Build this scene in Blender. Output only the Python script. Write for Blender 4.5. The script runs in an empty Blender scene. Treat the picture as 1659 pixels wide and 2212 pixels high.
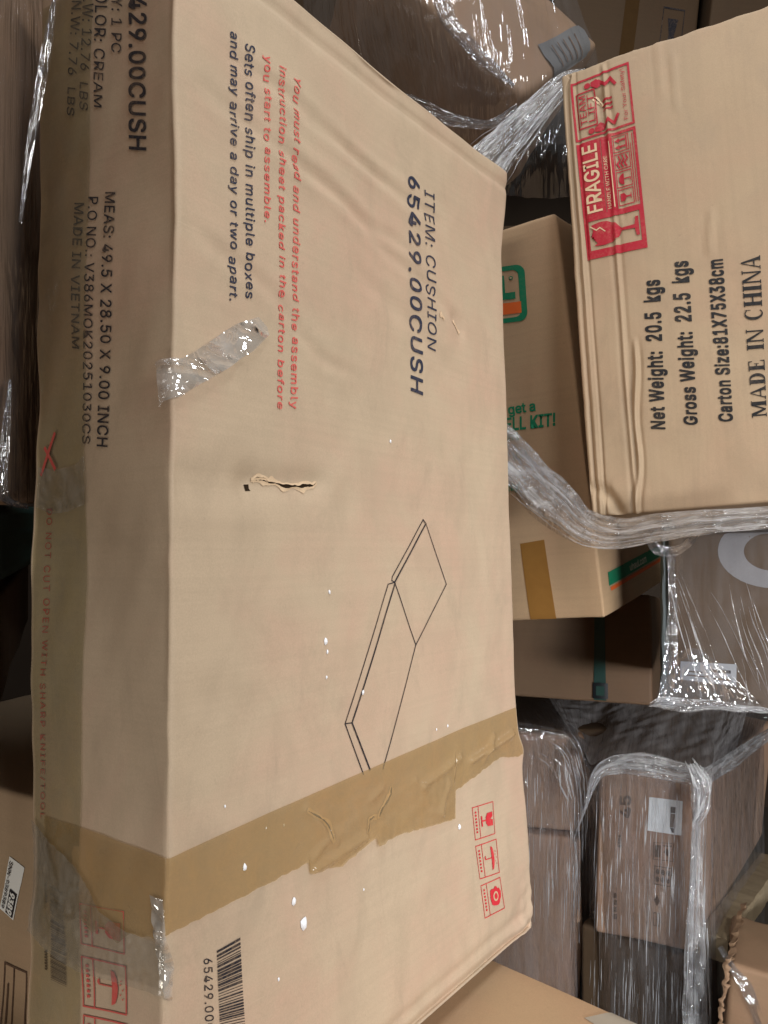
import bpy, math, random
import numpy as np
from mathutils import Matrix, Vector

scene = bpy.context.scene
col = scene.collection
CAM_H = 1.35

# ---------------------------------------------------------------- camera
cam_data = bpy.data.cameras.new("camera")
cam = bpy.data.objects.new("camera", cam_data)
col.objects.link(cam)
cam.location = (0, 0, CAM_H)
cam.rotation_euler = (math.radians(90), 0, 0)
cam_data.sensor_fit = 'VERTICAL'
cam_data.sensor_height = 36.0
cam_data.lens = 36.0 * 1700.0 / 2212.0
cam_data.clip_start = 0.02
cam_data.clip_end = 60
scene.camera = cam

# ---------------------------------------------------------------- light
world = bpy.data.worlds.new("World")
scene.world = world
world.use_nodes = True
world.node_tree.nodes["Background"].inputs[0].default_value = (1.0, 0.93, 0.85, 1)
world.node_tree.nodes["Background"].inputs[1].default_value = 0.085


def area(name, loc, target, sx, sy, energy, color=(1, 1, 1), spread=180):
    d = bpy.data.lights.new(name, 'AREA')
    d.shape = 'RECTANGLE'
    d.size, d.size_y = sx, sy
    d.energy = energy
    d.color = color
    d.spread = math.radians(spread)
    o = bpy.data.objects.new(name, d)
    col.objects.link(o)
    o.location = loc
    v = Vector(target) - Vector(loc)
    o.rotation_euler = v.to_track_quat('-Z', 'Y').to_euler()
    return o


area("aisle_lamp", (1.5, -0.5, 2.05), (0.05, 1.0, 1.2), 0.9, 0.6, 22, (1.0, 0.975, 0.93), 150)
area("far_aisle_lamp", (-0.9, -0.9, 3.15), (0.5, 1.3, 1.6), 1.3, 0.3, 11, (1.0, 0.98, 0.95), 100)
area("ceiling_strip_lamp", (0.32, 0.45, 3.3), (0.4, 1.5, 0.8), 0.14, 1.4, 9, (0.90, 0.95, 1.0), 120)
area("added_front_fill", (1.10, -1.20, 1.00), (0.66, 1.75, 0.60), 0.5, 0.25, 8, (0.94, 0.97, 1.0), 60)  # added fill with no known source; brightens the pallet and moving box
area("added_bounce_fill", (-0.85, 0.15, 0.50), (-0.3, 0.8, 0.85), 0.4, 0.3, 2.2, (1.0, 0.92, 0.82), 150)  # added fill standing in for bounce light on the cushion carton's left side

scene.view_settings.view_transform = 'Standard'
scene.view_settings.look = 'None'
scene.view_settings.exposure = 0.0
scene.view_settings.gamma = 1.0
scene.cycles.max_bounces = 8
scene.cycles.transparent_max_bounces = 24
scene.cycles.caustics_reflective = False
scene.cycles.caustics_refractive = False

# ---------------------------------------------------------------- measured carton poses and print outlines (metres)
BOXES = {
    'big': {'t': [-0.0687, 1.048, -0.6664], 'R': [[0.58795, -0.80693, -0.01824], [0.80617, 0.58551, 0.06685], [-0.04324, -0.05394, 0.9976]], 'dims': [0.724, 0.2286, 1.257], 'off': [[-0.0046, 0.0004, -0.0032], [0.009, -0.0014, -0.0053], [-0.003, 0.0017, 0.0], [-0.0008, 0.0005, 0.0], [0.0027, -0.0022, 0.0034], [-0.0033, 0.001, 0.0051], [0.0, 0.0, 0.0], [0.0, 0.0, 0.0]]},
    'right': {'t': [0.5915, 1.347, -0.0053], 'R': [[0.88607, 0.46163, -0.04216], [-0.45621, 0.88454, 0.09725], [0.08219, -0.06694, 0.99437]], 'dims': [0.38, 0.4, 0.75], 'off': [[0.0, 0.0, 0.0], [0.0, 0.0, 0.0], [0.0, 0.0, 0.0], [0.0, 0.0, 0.0], [0.0, 0.0, 0.0], [0.0, 0.0, 0.0], [0.0, 0.0, 0.0], [0.0, 0.0, 0.0]]},
    'uhaul': {'t': [0.3401, 1.7969, -0.201], 'R': [[0.83232, 0.5391, -0.12892], [-0.54567, 0.83777, -0.01963], [0.09742, 0.08668, 0.99146]], 'dims': [0.4844, 0.4846, 0.7526], 'off': [[0.0, 0.0, 0.0], [0.0, 0.0, 0.0], [0.0, 0.0, 0.0], [0.0, 0.0, 0.0], [0.0, 0.0, 0.0], [0.0, 0.0, 0.0], [0.0, 0.0, 0.0], [0.0, 0.0, 0.0]]},
    'under': {'t': [0.3565, 2.0384, -0.4508], 'R': [[0.92575, 0.37724, 0.02586], [-0.37749, 0.91805, 0.12122], [0.02198, -0.12198, 0.99229]], 'dims': [0.6722, 0.504, 0.235], 'off': [[0.0, 0.0, 0.0], [0.0, 0.0, 0.0], [0.0, 0.0, 0.0], [0.0, 0.0, 0.0], [0.0, 0.0, 0.0], [0.0, 0.0, 0.0], [0.0, 0.0, 0.0], [0.0, 0.0, 0.0]]},
    'p45': {'t': [0.7549, 1.9351, -0.8946], 'R': [[0.82114, 0.57043, 0.01837], [-0.57066, 0.82111, 0.01116], [-0.00872, -0.01965, 0.99977]], 'dims': [0.22, 0.75, 0.34], 'off': [[0.0025, -0.0059, -0.013], [0.0056, 0.0011, -0.0028], [0.0, 0.0, 0.0], [0.0, 0.0, 0.0], [-0.0119, 0.0, 0.0053], [0.0003, 0.0062, 0.0206], [-0.0101, 0.0, 0.0046], [0.0135, -0.0014, -0.0147]]},
    'wb': {'t': [0.7967, 1.3936, -0.3392], 'R': [[0.94924, 0.31457, 0.0], [-0.31457, 0.94924, 0.0], [0.0, 0.0, 1.0]], 'dims': [0.552, 0.2, 0.3036], 'off': [[0.0, 0.0, 0.0], [0.0, 0.0, 0.0], [0.0, 0.0, 0.0], [0.0, 0.0, 0.0], [0.0, 0.0, 0.0], [0.0, 0.0, 0.0], [0.0, 0.0, 0.0], [0.0, 0.0, 0.0]]},
    'flat': {'t': [-0.16, 0.986, -1.35], 'R': [[0.75471, 0.65606, 0.0], [-0.65606, 0.75471, 0.0], [0.0, 0.0, 1.0]], 'dims': [1.0, 0.8, 0.652], 'off': [[0.0, 0.0, 0.0], [0.0, 0.0, 0.0], [0.0, 0.0, 0.0], [0.0, 0.0, 0.0], [0.0, 0.0, 0.0], [0.0, 0.0, 0.0], [0.0, 0.0, 0.0], [0.0, 0.0, 0.0]]},
    'base': {'t': [0.38, 2.03, -1.2], 'R': [[0.995, 0.09983, 0.0], [-0.09983, 0.995, 0.0], [0.0, 0.0, 1.0]], 'dims': [0.5, 0.42, 0.7], 'off': [[0.0, 0.0, 0.0], [0.0, 0.0, 0.0], [0.0, 0.0, 0.0], [0.0, 0.0, 0.0], [0.0, 0.0, 0.0], [0.0, 0.0, 0.0], [0.0, 0.0, 0.0], [0.0, 0.0, 0.0]]},
    'lowtier': {'t': [0.6449, 1.8328, -1.2092], 'R': [[0.82534, 0.56464, 0.0], [-0.56464, 0.82534, 0.0], [0.0, 0.0, 1.0]], 'dims': [0.24, 0.4, 0.3], 'off': [[0.0, 0.0, 0.0], [0.0, 0.0, 0.0], [0.0, 0.0, 0.0], [0.0, 0.0, 0.0], [0.0, 0.0, 0.0], [0.0, 0.0, 0.0], [0.0, 0.0, 0.0], [0.0, 0.0, 0.0]]},
    'lstack_up': {'t': [0.3153, 1.9635, -0.7241], 'R': [[0.9757, 0.21819, 0.02], [-0.21823, 0.9759, 0.0], [-0.01952, -0.00436, 0.9998]], 'dims': [0.34, 0.3, 0.22], 'off': [[0.0, 0.0, 0.0], [0.0, 0.0, 0.0], [0.0, 0.0, 0.0], [0.0, 0.0, 0.0], [0.0, 0.0, 0.0], [0.0, 0.0, 0.0], [0.0, 0.0, 0.0], [0.0, 0.0, 0.0]]},
    'lstack_lo': {'t': [0.2965, 1.9457, -1.1495], 'R': [[0.97585, 0.21822, 0.01], [-0.21823, 0.9759, 0.0], [-0.00976, -0.00218, 0.99995]], 'dims': [0.36, 0.3, 0.42], 'off': [[0.0, 0.0, 0.0], [0.0, 0.0, 0.0], [0.0, 0.0, 0.0], [0.0, 0.0, 0.0], [0.0, 0.0, 0.0], [0.0, 0.0, 0.0], [0.0, 0.0, 0.0], [0.0, 0.0, 0.0]]},
    'torn': {'t': [0.8527, 1.4512, -1.2478], 'R': [[0.89757, 0.43357, 0.07991], [-0.43497, 0.90045, 0.0], [-0.07196, -0.03476, 0.9968]], 'dims': [0.45, 0.22, 0.4], 'off': [[0.0, 0.0, 0.0], [0.0, 0.0, 0.0], [0.0, 0.0, 0.0], [0.0, 0.0, 0.0], [0.0, 0.0, 0.0], [0.0, 0.0, 0.0], [0.0, 0.0, 0.0], [0.0, 0.0, 0.0]]},
    'l_label': {'t': [-0.5479, 1.2832, -0.8087], 'R': [[0.86603, 0.5, 0.0], [-0.5, 0.86603, 0.0], [0.0, 0.0, 1.0]], 'dims': [0.5, 0.4, 0.45], 'off': [[0.0, 0.0, 0.0], [0.0, 0.0, 0.0], [0.0, 0.0, 0.0], [0.0, 0.0, 0.0], [0.0, 0.0, 0.0], [0.0, 0.0, 0.0], [0.0, 0.0, 0.0], [0.0, 0.0, 0.0]]},
    'l_low': {'t': [-0.9621, 1.4627, -0.2918], 'R': [[0.92718, -0.37461, 0.0], [0.37461, 0.92718, 0.0], [0.0, 0.0, 1.0]], 'dims': [0.5, 1.2, 0.16], 'off': [[0.0, 0.0, 0.0], [0.0, 0.0, 0.0], [0.0, 0.0, 0.0], [0.0, 0.0, 0.0], [0.0, 0.0, 0.0], [0.0, 0.0, 0.0], [0.0, 0.0, 0.0], [0.0, 0.0, 0.0]]},
    'l_teal': {'t': [-0.8616, 1.4764, -0.0996], 'R': [[0.95106, -0.30902, 0.0], [0.30902, 0.95106, 0.0], [0.0, 0.0, 1.0]], 'dims': [0.4, 1.3, 0.11], 'off': [[0.0, 0.0, 0.0], [0.0, 0.0, 0.0], [0.0, 0.0, 0.0], [0.0, 0.0, 0.0], [0.0, 0.0, 0.0], [0.0, 0.0, 0.0], [0.0, 0.0, 0.0], [0.0, 0.0, 0.0]]},
    'l_film': {'t': [-0.74, 0.35, 0.012], 'R': [[1.0, 0.0, 0.0], [0.0, 1.0, 0.0], [0.0, 0.0, 1.0]], 'dims': [0.6, 1.7, 1.25], 'off': [[0.0, 0.0, 0.0], [0.0, 0.0, 0.0], [0.0, 0.0, 0.0], [0.0, 0.0, 0.0], [0.0, 0.0, 0.0], [0.0, 0.0, 0.0], [0.0, 0.0, 0.0], [0.0, 0.0, 0.0]]},
    'back_a': {'t': [-0.017, 2.6889, 0.7869], 'R': [[0.995, 0.09983, 0.0], [-0.09983, 0.995, 0.0], [0.0, 0.0, 1.0]], 'dims': [0.8, 0.4, 1.0], 'off': [[0.0, 0.0, 0.0], [0.0, 0.0, 0.0], [0.0, 0.0, 0.0], [0.0, 0.0, 0.0], [0.0, 0.0, 0.0], [0.0, 0.0, 0.0], [0.0, 0.0, 0.0], [0.0, 0.0, 0.0]]},
    'back_b': {'t': [0.6587, 2.4393, 1.2519], 'R': [[0.99157, -0.04962, 0.11971], [0.04998, 0.99875, 0.0], [-0.11956, 0.00598, 0.99281]], 'dims': [0.42, 0.4, 0.6], 'off': [[0.0, 0.0, 0.0], [0.0, 0.0, 0.0], [0.0, 0.0, 0.0], [0.0, 0.0, 0.0], [0.0, 0.0, 0.0], [0.0, 0.0, 0.0], [0.0, 0.0, 0.0], [0.0, 0.0, 0.0]]},
    'back_c': {'t': [1.2098, 2.3691, 1.212], 'R': [[0.98785, 0.09912, 0.11971], [-0.09983, 0.995, 0.0], [-0.11911, -0.01195, 0.99281]], 'dims': [0.6, 0.4, 0.6], 'off': [[0.0, 0.0, 0.0], [0.0, 0.0, 0.0], [0.0, 0.0, 0.0], [0.0, 0.0, 0.0], [0.0, 0.0, 0.0], [0.0, 0.0, 0.0], [0.0, 0.0, 0.0], [0.0, 0.0, 0.0]]},
    'back_d': {'t': [0.1809, 2.7937, -0.2794], 'R': [[0.995, 0.09983, 0.0], [-0.09983, 0.995, 0.0], [0.0, 0.0, 1.0]], 'dims': [0.9, 0.5, 1.2], 'off': [[0.0, 0.0, 0.0], [0.0, 0.0, 0.0], [0.0, 0.0, 0.0], [0.0, 0.0, 0.0], [0.0, 0.0, 0.0], [0.0, 0.0, 0.0], [0.0, 0.0, 0.0], [0.0, 0.0, 0.0]]},
    'bundle': {'t': [0.0899, 2.0359, 0.9793], 'R': [[0.70453, 0.64742, 0.29065], [-0.04828, 0.45233, -0.89054], [-0.70803, 0.61339, 0.34994]], 'dims': [0.4993, 0.3005, 0.4001], 'off': [[0.0, 0.0, 0.0], [0.0, 0.0, 0.0], [0.0, 0.0, 0.0], [0.0, 0.0, 0.0], [0.0, 0.0, 0.0], [0.0, 0.0, 0.0], [0.0, 0.0, 0.0], [0.0, 0.0, 0.0]]},
}
PR = {
    't_item': [[0.0981, 1.1328], [0.0944, 0.8948], [0.117, 0.8979], [0.1252, 1.1399]],
    't_num': [[0.0558, 1.1359], [0.0479, 0.8244], [0.0772, 0.8282], [0.0851, 1.1471]],
    't_red1': [[-0.187, 1.1625], [-0.1978, 0.7691], [-0.1863, 0.7728], [-0.1756, 1.1638]],
    't_red2': [[-0.2129, 1.1624], [-0.2186, 0.7673], [-0.209, 0.7691], [-0.2012, 1.1671]],
    't_red3': [[-0.2377, 1.1617], [-0.2396, 0.9702], [-0.2298, 0.9735], [-0.2258, 1.1678]],
    't_blk1': [[-0.2676, 1.1593], [-0.2681, 0.8777], [-0.2558, 0.8815], [-0.2529, 1.1658]],
    't_blk2': [[-0.2894, 1.1612], [-0.2904, 0.8703], [-0.2793, 0.8731], [-0.2773, 1.1667]],
    't_bc': [[-0.3175, 0.2303], [-0.3148, 0.155], [-0.3046, 0.1509], [-0.3073, 0.227]],
    'q_bc': [[-0.3016, 0.2312], [-0.2717, 0.2319], [-0.2648, 0.1372], [-0.2969, 0.1485]],
    'q_sym0': [[0.1802, 0.2379], [0.2438, 0.2307], [0.2473, 0.1814], [0.1868, 0.1894]],
    'q_sym1': [[0.1864, 0.1815], [0.2503, 0.1734], [0.2556, 0.1214], [0.1963, 0.1313]],
    'q_sym2': [[0.1981, 0.122], [0.2568, 0.115], [0.2674, 0.065], [0.2071, 0.0721]],
    'lines': [[[0.0726, 0.6533], [-0.0059, 0.5778], [-0.0071, 0.5731], [-0.001, 0.5705]], [[0.0726, 0.6533], [0.0794, 0.6483], [-0.001, 0.5705]], [[0.0794, 0.6483], [0.1282, 0.5627], [0.0445, 0.4856]], [[0.0, 0.5692], [0.0445, 0.4856]], [[-0.001, 0.5705], [-0.0154, 0.5687], [-0.1088, 0.4102]], [[0.0, 0.5692], [-0.0958, 0.4089]], [[-0.1088, 0.4102], [-0.0958, 0.4089]], [[-0.1088, 0.4102], [-0.0749, 0.3445]], [[-0.0958, 0.4089], [-0.062, 0.347]], [[0.0445, 0.4856], [-0.0357, 0.3421]]],
    'specks': [[-0.0026, 0.7547], [-0.1341, 0.5646], [-0.1432, 0.5086], [-0.1401, 0.4968], [-0.1421, 0.4687], [-0.0745, 0.4414], [-0.2934, 0.3641], [-0.2668, 0.298], [-0.2377, 0.328], [-0.2116, 0.3234], [-0.1965, 0.2408], [-0.1807, 0.2116], [-0.0761, 0.2109], [0.1445, 0.2206], [-0.2187, 0.1698], [0.089, 0.3668], [0.119, 0.3656]],
    'tape_top': [[-0.3615, 0.3358], [-0.2171, 0.343], [-0.0335, 0.349], [0.163, 0.3549], [0.3239, 0.3565]],
    'tape_bot': [[-0.3591, 0.2687], [-0.284, 0.2697], [-0.1734, 0.2733], [-0.1721, 0.2606], [-0.1175, 0.2524], [-0.0529, 0.2645], [-0.0503, 0.2539], [0.0024, 0.2528], [0.1339, 0.235], [0.1307, 0.272], [0.1761, 0.2778], [0.2706, 0.2905], [0.3379, 0.279]],
    'tear': [[-0.2539, 0.6875], [-0.2283, 0.6871], [-0.2029, 0.6846], [-0.1723, 0.6858], [-0.1481, 0.6894], [-0.2593, 0.6794], [-0.1481, 0.6926], [-0.1465, 0.6852]],
    'tear2': [[0.174, 0.958], [0.1898, 0.9415], [0.1298, 0.9547], [0.14, 0.9501]],
    'tapecr': [[-0.0439, 0.2856], [-0.042, 0.2919], [-0.018, 0.3071], [-0.016, 0.3174], [-0.1779, 0.3301], [-0.1473, 0.3096], [-0.1282, 0.2793], [-0.1661, 0.32], [-0.0954, 0.3062], [-0.0668, 0.2721], [-0.0648, 0.2895], [-0.0487, 0.2879]],
    'scrap': [[-0.3612, 0.7576], [-0.3583, 0.7969], [-0.2858, 0.8471], [-0.2558, 0.8589], [-0.2349, 0.8474], [-0.2455, 0.8335], [-0.3167, 0.7838]],
    'creases': [[-0.2867, 1.1365], [0.1471, 1.0995], [-0.331, 1.0843], [0.068, 1.0197], [-0.2451, 1.0889], [0.1948, 0.9555], [-0.1841, 1.1275], [0.025, 1.1111], [-0.3357, 0.9385], [-0.0848, 0.8227], [-0.3603, 0.6859], [-0.2457, 0.689], [-0.1481, 0.6872], [-0.087, 0.7135], [-0.0817, 0.9758], [0.1897, 0.8616], [-0.2161, 0.9786], [-0.1216, 0.7718], [-0.3536, 0.4728], [-0.2461, 0.4459]],
    'edgepts': [[-0.3625, 0.9664], [-0.3619, 0.7274], [-0.3632, 0.4827], [0.3608, 1.2568], [0.3327, 0.9865], [0.3341, 0.4506], [0.3622, 0.0096]],
    'l_num': [[-0.0419, 1.223], [-0.0452, 1.0247], [-0.0703, 1.0159], [-0.0701, 1.2105]],
    'l_qty': [[-0.0133, 1.2255], [-0.0149, 1.1397], [-0.0306, 1.1325], [-0.0317, 1.2175]],
    'l_col': [[0.0137, 1.2317], [0.0115, 1.0879], [-0.0013, 1.0826], [-0.0081, 1.2223]],
    'l_gw': [[0.0345, 1.2314], [0.0345, 1.0924], [0.0219, 1.0864], [0.0149, 1.2231]],
    'l_nw': [[0.0543, 1.2248], [0.0574, 1.0935], [0.0443, 1.0875], [0.0371, 1.2177]],
    'l_meas': [[-0.0079, 0.989], [-0.0036, 0.7217], [-0.021, 0.7193], [-0.0237, 0.9847]],
    'l_po': [[0.0199, 0.9913], [0.0225, 0.7267], [0.0088, 0.7247], [0.0041, 0.987]],
    'l_made': [[0.0431, 0.9903], [0.0414, 0.8306], [0.029, 0.8276], [0.0268, 0.986]],
    'l_cut': [[0.0897, 0.6613], [0.0938, 0.3337], [0.084, 0.3349], [0.0794, 0.6609]],
    'l_sym1': [[0.0157, 0.2148], [-0.0579, 0.2267], [-0.0581, 0.1815], [0.012, 0.1673]],
    'l_sym0': [[0.0186, 0.2647], [-0.0552, 0.2758], [-0.0564, 0.2366], [0.0159, 0.2257]],
    'l_sym2': [[0.0111, 0.1604], [-0.0583, 0.174], [-0.0591, 0.1276], [0.0082, 0.1113]],
    'l_bc0': [[0.0736, 0.2696], [0.0473, 0.2674], [0.0454, 0.2446], [0.071, 0.2441]],
    'l_bc1': [[0.0692, 0.2042], [0.0418, 0.2037], [0.0398, 0.1769], [0.0671, 0.1761]],
    'l_txa': [[0.0857, 0.2668], [0.083, 0.2489], [0.0785, 0.2493], [0.0806, 0.268]],
    'l_txb': [[0.0812, 0.2009], [0.0791, 0.1824], [0.074, 0.183], [0.0762, 0.2023]],
    'l_tape': [[0.0365, 0.3078], [-0.115, 0.3357], [-0.116, 0.2703], [-0.0617, 0.2595], [-0.0336, 0.2469], [-0.0039, 0.2485], [0.0229, 0.2371]],
    'l_clear': [[0.0176, 0.7545], [0.0181, 0.5162], [0.0185, 0.2873], [0.0124, 0.1564], [0.1134, 0.8623]],
    'l_clear2': [[0.1071, 0.7072], [0.016, 0.7131], [0.0157, 0.6627], [0.106, 0.6638], [0.1069, 0.7741]],
    'l_x': [[0.0715, 0.7405], [0.0991, 0.6996], [0.0906, 0.7263], [0.0707, 0.7039]],
    'l_white': [[0.1207, 1.1631], [0.1037, 1.1666], [0.099, 1.161], [0.1175, 1.1577]],
    'l_red': [[0.0094, 1.0805], [0.0681, 1.052], [0.0558, 1.0175], [0.0172, 1.0599]],
    'r_net': [[-0.068, 0.1257], [-0.0593, 0.362], [-0.0836, 0.3652], [-0.0873, 0.129]],
    'r_gross': [[-0.0212, 0.126], [-0.0162, 0.3827], [-0.0403, 0.3861], [-0.0392, 0.1291]],
    'r_size': [[0.0276, 0.1246], [0.0327, 0.374], [0.0127, 0.3766], [0.0097, 0.1271]],
    'r_made': [[0.0736, 0.1249], [0.084, 0.369], [0.0576, 0.3731], [0.0543, 0.1255]],
    'r_block': [[-0.0727, 0.4181], [-0.0798, 0.7324], [-0.1757, 0.7281], [-0.1674, 0.4196]],
    'r_teambr': [[-0.076, 0.622], [-0.1733, 0.629]],
    'r_tape': [[-0.0475, 0.5682], [0.1111, 0.5743], [0.1068, 0.5211], [-0.0513, 0.5155]],
    'r_cre': [[-0.12, 0.0026], [-0.1218, 0.1254], [-0.112, 0.4703], [-0.1211, 0.6867], [-0.1165, 0.0023], [-0.1026, 0.2715], [-0.1671, 0.0417], [-0.1464, 0.003], [-0.0342, 0.7552], [-0.036, 0.6577], [0.0254, 0.4566], [0.0166, 0.3852], [-0.012, 0.7233], [-0.0122, 0.6264]],
    'u_logo': [[0.0882, 0.6911], [0.1738, 0.6793], [0.1666, 0.5735], [0.0832, 0.5837]],
    'u_get': [[0.1034, 0.4049], [0.158, 0.4038], [0.158, 0.4216], [0.1035, 0.423]],
    'u_cell': [[0.0741, 0.375], [0.1939, 0.3697], [0.195, 0.3923], [0.0745, 0.3997]],
    'u_get0': [[0.0484, 0.4076], [0.0963, 0.4061], [0.0968, 0.4242], [0.049, 0.426]],
    'u_d': [[0.0864, 0.3558], [0.117, 0.354], [0.1164, 0.3676], [0.0858, 0.3696]],
    'u_or': [[0.1007, 0.3165], [0.1307, 0.3165], [0.1299, 0.3323], [0.1008, 0.3319]],
    'u_only': [[0.0728, 0.2569], [0.1073, 0.2576], [0.1073, 0.2721], [0.0728, 0.2716]],
    'u_tape': [[0.0934, 0.1523], [0.1433, 0.1565], [0.1467, -0.0002], [0.0937, 0.001]],
    'u_green': [[-0.1989, 0.0545], [0.2261, 0.0586], [0.2181, 0.0838], [-0.1987, 0.0804]],
    'u_orange': [[-0.1899, 0.0435], [0.2236, 0.0473], [0.2239, 0.0542], [-0.1931, 0.051]],
    'u_com': [[-0.0516, 0.0614], [0.0748, 0.0624], [0.0748, 0.077], [-0.0531, 0.0746]],
    'k_strap': [[0.2181, 0.1763], [0.239, 0.1769], [0.2415, 0.0019], [0.2149, 0.0001], [0.2151, 0.03], [0.2437, 0.0317]],
    'p_45': [[-0.0376, 0.2444], [-0.0387, 0.2878], [-0.061, 0.2857], [-0.0594, 0.242]],
    'p_label': [[-0.0002, 0.2231], [0.0697, 0.2214], [0.0689, 0.288], [0.0002, 0.2895]],
    'p_pen': [[0.0476, 0.2303], [0.059, 0.2301], [0.0566, 0.2765], [0.0453, 0.2763]],
    'p_frame': [[0.0141, 0.1679], [0.0571, 0.1692], [0.056, 0.2048], [0.0142, 0.2017]],
    'p_tx1': [[-0.0536, 0.1827], [-0.0546, 0.2085], [-0.0633, 0.2074], [-0.0623, 0.1816]],
    'p_tx2': [[-0.0584, 0.0365], [-0.0606, 0.0911], [-0.0694, 0.0897], [-0.0673, 0.0349]],
    'p_ic1': [[0.018, 0.1196], [0.0563, 0.1209], [0.0545, 0.1564], [0.0164, 0.154]],
    'p_ic2': [[0.02, 0.0774], [0.0335, 0.0782], [0.0324, 0.0999], [0.019, 0.0993]],
    'p_ic3': [[0.0202, 0.0381], [0.037, 0.0397], [0.0358, 0.0645], [0.019, 0.0631]],
    'w_c': [[-0.1162, 0.3223], [-0.1613, 0.3054], [-0.1877, 0.2604], [-0.1678, 0.2245], [-0.1146, 0.2162]],
    'w_label': [[-0.2591, 0.0453], [-0.169, 0.0402], [-0.1682, 0.0776], [-0.2582, 0.0772]],
    'll_sticker': [[0.1718, 0.2939], [0.2008, 0.2855], [0.2208, 0.3568], [0.1914, 0.3649]],
    'll_frame': [[0.1772, 0.1205], [0.2269, 0.1373], [0.2254, 0.226], [0.1798, 0.2265]],
    'b_label': [[0.1782, -0.0123], [0.2851, -0.0537], [0.3002, 0.0827], [0.1862, 0.1513]],
    'f_label': [[0.2643, 0.3605], [0.2901, 0.4042], [0.3405, 0.3946], [0.3352, 0.3474]],
}

# ---------------------------------------------------------------- materials
def mat_new(name):
    m = bpy.data.materials.new(name)
    m.use_nodes = True
    nt = m.node_tree
    nt.nodes.clear()
    return m, nt


def N(nt, typ, **kw):
    n = nt.nodes.new(typ)
    for k, v in kw.items():
        setattr(n, k, v)
    return n


def ramp(nt, fac, stops):
    r = N(nt, 'ShaderNodeValToRGB')
    e = r.color_ramp.elements
    while len(e) < len(stops):
        e.new(0.5)
    for el, (p, c) in zip(e, stops):
        el.position = p
        el.color = (c, c, c, 1) if isinstance(c, (int, float)) else (*c, 1)
    nt.links.new(fac, r.inputs[0])
    return r.outputs[0]


def noise(nt, vec, scale, detail=4, rough=0.55, dist=0.0):
    n = N(nt, 'ShaderNodeTexNoise')
    n.inputs['Scale'].default_value = scale
    n.inputs['Detail'].default_value = detail
    n.inputs['Roughness'].default_value = rough
    n.inputs['Distortion'].default_value = dist
    nt.links.new(vec, n.inputs['Vector'])
    return n.outputs[0]


def mapping(nt, vec, sc, loc=(0, 0, 0), rot=(0, 0, 0)):
    m = N(nt, 'ShaderNodeMapping')
    m.inputs['Scale'].default_value = sc
    m.inputs['Location'].default_value = loc
    m.inputs['Rotation'].default_value = rot
    nt.links.new(vec, m.inputs['Vector'])
    return m.outputs[0]


def mixc(nt, fac, a, b, mode='MIX'):
    n = N(nt, 'ShaderNodeMix', data_type='RGBA', blend_type=mode)
    if isinstance(fac, (int, float)):
        n.inputs[0].default_value = fac
    else:
        nt.links.new(fac, n.inputs[0])
    for i, c in ((6, a), (7, b)):
        if isinstance(c, tuple):
            n.inputs[i].default_value = (*c, 1)
        else:
            nt.links.new(c, n.inputs[i])
    return n.outputs[2]


def math_n(nt, op, a, b):
    n = N(nt, 'ShaderNodeMath', operation=op)
    for i, c in ((0, a), (1, b)):
        if isinstance(c, (int, float)):
            n.inputs[i].default_value = c
        else:
            nt.links.new(c, n.inputs[i])
    return n.outputs[0]


def out(nt, sh):
    o = N(nt, 'ShaderNodeOutputMaterial')
    nt.links.new(sh, o.inputs[0])


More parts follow.
